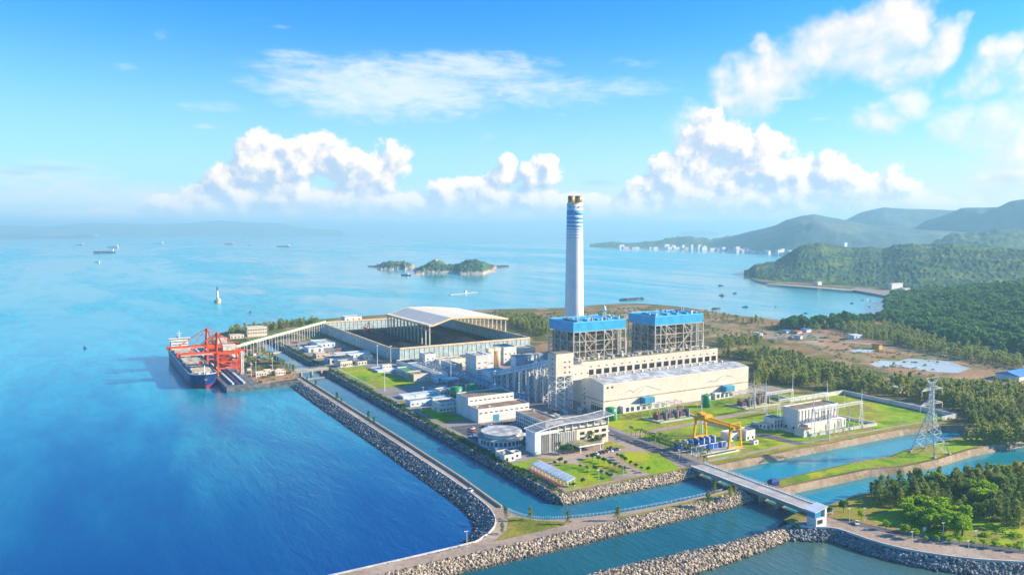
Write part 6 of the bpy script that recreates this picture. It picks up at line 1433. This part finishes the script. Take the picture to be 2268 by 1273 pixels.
sp_ += scatter([(1850,722),(1950,712),(2030,745),(2130,776),(2290,805),(2290,822),(2120,795),(1990,768),(1870,740)], 650) + scatter([(1640,712),(1760,722),(1860,718),(1860,730),(1760,733),(1650,722)], 90, mask=.0) + scatter([(1560,694),(1700,716),(1700,724),(1560,708)], 26) + scatter([(2125,975),(2290,972),(2290,985),(2180,985)], 40)
merge_forest('woodland', sp_, 'needle_leaf', smin=.5, smax=1.0)
merge_forest('shore_wood', scatter([(1720,722),(1960,706),(1990,716),(1880,727),(1740,731)], 130, mask=-.1), 'deep_leaf', 'round', smin=1.2, smax=2.0)
hv = bpy.data.objects['near_slope']; vs = [v.co+hv.location for v in hv.data.vertices]; vs = [v for v in vs if v.z > 6 and v.length < 1900]; random.shuffle(vs)
leaf_mat('slope_leaf', (.07,.20,.07), (.15,.30,.08), (.32,.42,.09))
merge_forest('slope_trees', [tuple(v) for v in vs[:4300]], 'slope_leaf', 'round', smin=.8, smax=1.6, dens=.16, ls=2.4)
# scrub tufts on open ground
tf = scatter([(1215,700),(1400,682),(1560,698),(1700,722),(1900,745),(2268,805),(2268,850),(2000,826),(1800,780),(1600,740),(1215,740)], 900, mask=-.1) + scatter([(1100,700),(1259,690),(1404,680),(1500,690),(1215,710)], 250)
tf += scatter([(150,742),(188,756),(196,1040),(152,1040)], 230, px=False) + [(random.uniform(229.8,234.5),y,4.0) for y in np.arange(347,1000,1.6)]
merge_forest('scrub_bushes', tf, 'deep_leaf', 'bush', smin=.5, smax=1.3, dens=.5, ls=1.3)
merge_forest('meadow_bushes', scatter(GR, 260)+scatter([(1990,1140),(2268,1180),(2268,1215),(2000,1180)], 60), 'bright_leaf', 'bush', smin=.5, smax=1.2, dens=.6, ls=1.2)
# palms of the avenue
pm = [(342.5+random.uniform(-.6,.6), 350+i*5.2) for i in range(15)]+[(347.5+random.uniform(-.8,.8), 352+i*5.6) for i in range(10)]
trees('palm', 'palm_tree', 'palm_leaf', 'tree', pm, 'grey green palm in the double row right of the plant avenue', 'palms along the avenue', .8, 1.1, 3)
for p, lb in ((G(1307,985),'tall palm directly before the office windows'),(G(1332,992),'palm at the right corner of the office'),(G(1237,1008),'slender palm left of the office canopy')): trees('palm', 'palm_tree', 'palm_leaf', 'tree', [p], lb, None, 1.2, 1.4, 1)
for p, lb in ((G(1262,1006),'dark leafy tree left of the office canopy'),(G(1312,990),'dark leafy tree right of the office canopy'),(G(1322,988),'bushy tree hiding the office corner'),(G(1248,1004),'bright tree under the tall office fins')): trees('deep', 'garden_tree', 'deep_leaf', 'tree', [p], lb, None, .65, .9, 1)
gd = [G(*p) for p in ((1228,1030),(1240,1026),(1252,1030),(1285,1036),(1300,1040),(1318,1044),(1332,1050),(1345,1056),(1352,1060),(1300,1016),(1312,1018),(1325,1022),(1338,1026),(1350,1032),(1362,1036),(1372,1040),(1382,1044),(1368,1012),(1376,1018),(1384,1024),(1396,1030),(1408,1036),(1420,1042),(1435,1046),(1345,998),(1352,1000),(1290,1072),(1270,1078))]
trees('round', 'garden_tree', 'deep_leaf', 'tree', gd, 'small clipped tree along the lawns before the office', 'small trees of the office garden', .32, .55, 3)
cd = [((1120,1148),'slim upright tree by the bend of the canal railing'),((1175,1152),'thin young tree on the railing left of the corner reflection'),((1258,1160),'yellowish young tree at the right end of the grass triangle'),((1112,1182),'small dark tree at the left edge of the grass triangle'),((1368,1152),'round bush tree on the causeway above the rocks'),((1568,1120),'small bush tree on the rocks side of the causeway'),((1616,1105),'reddish green tree at the causeway tip under the bridge'),((1626,1102),'second tree at the causeway tip closest to the bridge'),((1582,1092),'slim tree on the water edge left of the causeway tip')]
for p, lb in cd: trees('needle', 'roadside_tree', 'needle_leaf', 'tree', [(*G(*p,3.6),3.6)], lb, None, .5, .7, 1)
dk_ = [(196.2, y) for y in (705,640,628,560,548,735)]
trees('needle', 'dike_tree', 'deep_leaf', 'tree', [(x,y,3.6) for x,y in dk_], 'small dark conifer on the canal side of the long dike', 'conifers along the dike', .4, .6, 2)
trees('needle', 'yard_tree', 'needle_leaf', 'tree', [(193,y,3.8) for y in range(775,1030,13)], 'casuarina in the row between pier yard and canal', 'casuarinas along the pier yard', .5, .9, 3)

# ---------------------------------------------------------------- distant buildings
def far_house(x, y, w, d, h, z, m, roof, label, group, name='far_house'):
    t = thing(name, label, 'building', (x,y,z), group)
    part('wall', m, t, MB().box(x-w/2,x+w/2,y-d/2,y+d/2,z-2,z+h)); part('roof', roof, t, MB().box(x-w/2-.5,x+w/2+.5,y-d/2-.5,y+d/2+.5,z+h+.02,z+h+h*.06+.5))
mat('far_white', (.66,.64,.62), .8, var=.05); mat('far_pink', (.62,.42,.40), .8, var=.1); mat('far_red', (.55,.12,.08), .8, var=.1); mat('far_blue', (.06,.25,.55), .6, var=.1)
rd = random.Random(5)
for i in range(64):
    px = 1340+410*rd.random()**.8; fy = interp([(1340,547),(1389,549.3),(1500,550.8),(1600,554.5),(1700,561.5),(1760,567.5)], px)[0]-rd.uniform(-.6,1.2); x, y = G(px, fy, 2); h = rd.uniform(7,18) if rd.random() < .85 else rd.uniform(22,34)
    far_house(x, y, rd.uniform(18,60), rd.uniform(15,30), h, 2, rd.choice(('far_white','far_white','far_pink','cool_wall')), rd.choice(('pale_roof','far_red','pale_roof')), 'pale block in the hazy waterfront town under the centre mountain', 'blocks of the waterfront town')
for i, (px, fy, w, h, lb) in enumerate(((1750,567,60,30,'large pinkish hotel block right of the waterfront town'),(1530,552,20,34,'tall white tower block at the middle of the peninsula'),(1558,553,18,30,'tall white tower left of centre in the waterfront town'),(1600,555,30,24,'broad white block in the middle of the waterfront town'),(1868,541,22,24,'tall white pair of towers on the saddle behind the headland'))):
    x, y = G(px, fy, 2) if i < 4 else (at(1868,541,4300).x, at(1868,541,4300).y); far_house(x, y, w, 30, h, 2 if i < 4 else at(1868,548,4300).z, 'far_white' if i else 'far_pink', 'pale_roof', lb, None, 'tower_block')
for i in range(90):
    px = 130+530*rd.random(); x, y = G(px, 521.4+rd.uniform(-.2,.3), 0); far_house(x, y, rd.uniform(80,300), 60, rd.uniform(40,110), 0, rd.choice(('far_white','far_white','cool_wall','far_pink')), 'pale_roof', 'tiny pale block on the far left coast on the horizon', 'blocks of the far left coast')
x, y = G(645, 521.4, 0); t = thing('far_chimney', 'faint tall chimney on the far left coast with white smoke', 'chimney', (x,y,0)); part('shaft', 'far_white', t, MB().cyl((x,y,0),(x,y,300),12,8,10))
for i in range(46):
    px = 215*rd.random(); x, y = G(px, 526-rd.uniform(.2,1.2), 0); far_house(x, y, rd.uniform(40,160), 50, rd.uniform(15,50), 0, rd.choice(('far_white','far_pink','far_white','far_red','cool_wall')), 'pale_roof', 'tiny coloured block on the nearer left shore strip', 'blocks of the nearer left shore')
far = [(1742,737,12,3,'far_white','far_blue','blue roofed shed by the bay shore track'),(1765,738,10,3,'far_pink','far_red','pink shed with red roof right of the blue roofed shed'),(1785,735,10,4,'far_white','far_blue','small blue roofed hut behind the clearing'),(1880,729,18,6,'far_white','far_red','left red roofed house in the hamlet behind the beach'),(1898,727,18,6,'far_pink','far_red','second red roofed house in the hamlet behind the beach'),(1915,728,20,6,'far_white','far_red','third red roofed house in the hamlet behind the beach'),(1940,724,16,6,'far_white','far_red','right red roofed house in the hamlet behind the beach'),
       (1893,750,16,5,'cool_wall','cool_wall','pale cyan shed at the field edge'),(1680,744,6,4,'far_white','pale_roof','tiny white hut on the field track'),(1768,750,5,4,'far_white','pale_roof','tiny white hut on the clearing edge'),(1942,772,6,5,'yellow_steel','rust_red','tiny orange digger-coloured hut at the small pond'),(2085,777,5,3,'far_white','pale_roof','left white hut on the far field road'),(2105,778,5,3,'far_white','pale_roof','middle white hut on the far field road'),(2118,779,5,3,'far_white','pale_roof','right white hut on the far field road'),
       (1983,640,44,13,'far_white','far_white','white harbour building on the mole'),(2003,646,26,8,'far_white','pale_roof','low white annex right of the harbour building'),(1812,631,16,8,'far_white','far_white','white house at the foot of the dark headland'),(2135,862,14,5,'far_white','brown_roof','pale ruined hut among the right woodland'),(1985,868,10,4,'far_pink','pale_roof','pinkish hut among debris behind the pylon')]
for px, py, w, h, m, rf, lb in far:
    x, y = G(px, py, 4); far_house(x, y, w, 10, h, 4, m, rf, lb, None, 'shore_house')
x, y = G(2250, 838, 4)
t = thing('blue_shed', 'long blue roofed shed at the right edge among the woods', 'shed', (x,y,4)); part('wall', 'white_wall', t, MB().box(x-14,x+50,y-10,y+12,3,9)); part('roof', 'far_blue', t, MB().yz(x-15,x+51,[(y-11,9.02),(y+1,12.5),(y+13,9.02)]))
x, y = G(978, 578, 0)
q = at(966, 577, 2750); t = thing('island_hut', 'tiny white hut on top of the green island', 'hut', tuple(q)); part('wall', 'far_white', t, MB().box(q.x-4,q.x+4,q.y-4,q.y+4,q.z-4,q.z+5)); part('roof', 'far_red', t, MB().box(q.x-4.5,q.x+4.5,q.y-4.5,q.y+4.5,q.z+5.02,q.z+6))

# ---------------------------------------------------------------- yard clutter: vehicles and stacked materials
random.seed(77)
def vehicle(x, y, z, rz, m, label, group, L=4.6, proto={}):
    if m not in proto:
        t = thing('parked_car', label, 'car', (x,y,z), group)
        local('body', m, t, MB().yz(-.9,.9,[(-L/2,.35),(-L/2,.95),(-L/2+.3,1.05),(L/2-1.4,1.1),(L/2-.1,.85),(L/2,.4)])); local('cabin', 'dark_glass', t, MB().yz(-.78,.78,[(-L/2+.5,1.06),(-L/2+1.0,1.62),(L/2-2.2,1.64),(L/2-1.4,1.1)])); local('roof', m, t, MB().box(-.74,.74,-L/2+1.05,L/2-2.3,1.65,1.7))
        for a in (-1,1):
            for b_ in (-1,1): local('wheel', 'black_rubber', t, MB().cyl((a*.92,b_*L*.31,.33),(a*.7,b_*L*.31,.33),.33,n=12))
        proto[m] = t; place(t, False, (x,y,z), rz)
    else: place(proto[m], True, (x,y,z), rz, 1.0, label, group)
cols = ['car_white','cool_wall','hull_navy','rust_red','steel_grey']
for k in range(22):
    vehicle(262+(k%11)*3.0, 494+(k//11)*7.5 if k < 11 else 486, 4.1, .05*random.random(), random.choice(cols), 'car in the two rows parked between warehouse and canteen', 'cars parked by the warehouse')
for k in range(7): vehicle(293+k*3.1, 397+.25*k, 4.1, .1, random.choice(cols), 'car in the row on the plaza before the office canopy', 'cars on the office plaza')
for x, y, rz, lb in ((334,440,.05,'car driving up the avenue toward the turbine hall'),(329,300+0,0,None),(232.6,560,.0,'car on the canal road beside the shaded lawn'),(415,345,1.5,None)):
    if lb: vehicle(x, y, 4.13, rz, 'car_white', lb, None)
spots = scatter([(372,485),(372,476),(356,500)], 0, px=False) + scatter([(315,480),(360,486),(356,506),(318,505)], 14, px=False, gap=2) + scatter([(280,640),(320,646),(322,600),(312,600),(300,625),(275,628)], 16, px=False, gap=2) + scatter([(240,885),(298,900),(298,990),(245,990)], 18, px=False, gap=3) + scatter([(530,520),(560,520),(560,600),(552,610),(535,560)], 14, px=False, gap=2) + scatter([(152,820),(188,820),(192,1000),(155,1000)], 22, px=False, gap=3)
pr = []
for k, (nm, m, w, d, h) in enumerate((('pallet_stack','silo_tan',2.2,3.0,1.4),('storage_container','cyan_paint',2.5,6.2,2.6),('pipe_stack','steel_grey',2.0,6.5,1.2),('storage_container','rust_red',2.5,6.2,2.6),('covered_stack','cool_wall',3.2,4.2,1.9))):
    t = thing(nm, ('tan pallet stack standing in a plant yard','blue storage container standing in a plant yard','stack of grey pipes lying in a plant yard','rust red storage container standing in a plant yard','stack under a pale blue cover in a plant yard')[k], ('pallets','container','pipes','container','covered stack')[k], (0,0,0), ('tan pallet stacks','blue containers','grey pipe stacks','red containers','covered stacks')[k]+' in the yards')
    if nm == 'pipe_stack':
        mb = MB()
        for i in range(4):
            for j in range(3 if i < 3 else 2): mb.cyl((-.8+i*.5,-h*2.5,.3+j*.45),(-.8+i*.5,h*2.5,.3+j*.45),.24,n=8)
        local('pipes', m, t, mb)
    else:
        local('body', m, t, MB().box(-w/2,w/2,-d/2,d/2,0,h)); local('lid', 'pale_roof', t, MB().box(-w/2-.05,w/2+.05,-d/2-.05,d/2+.05,h+.01,h+.14))
    pr.append(t)
for i, (x, y) in enumerate(spots):
    k = i % 5; place(pr[k], i >= 5, (x,y,4.1 if x > 200 else 3.9), random.choice((0,1.57))+random.uniform(-.1,.1))
for k in range(11): part_ = sheet('lane_mark', 'white_kerb', [(332.2+k*.0,352+k*11),(332.6,352+k*11),(332.8,357+k*11),(332.4,357+k*11)], 4.16)
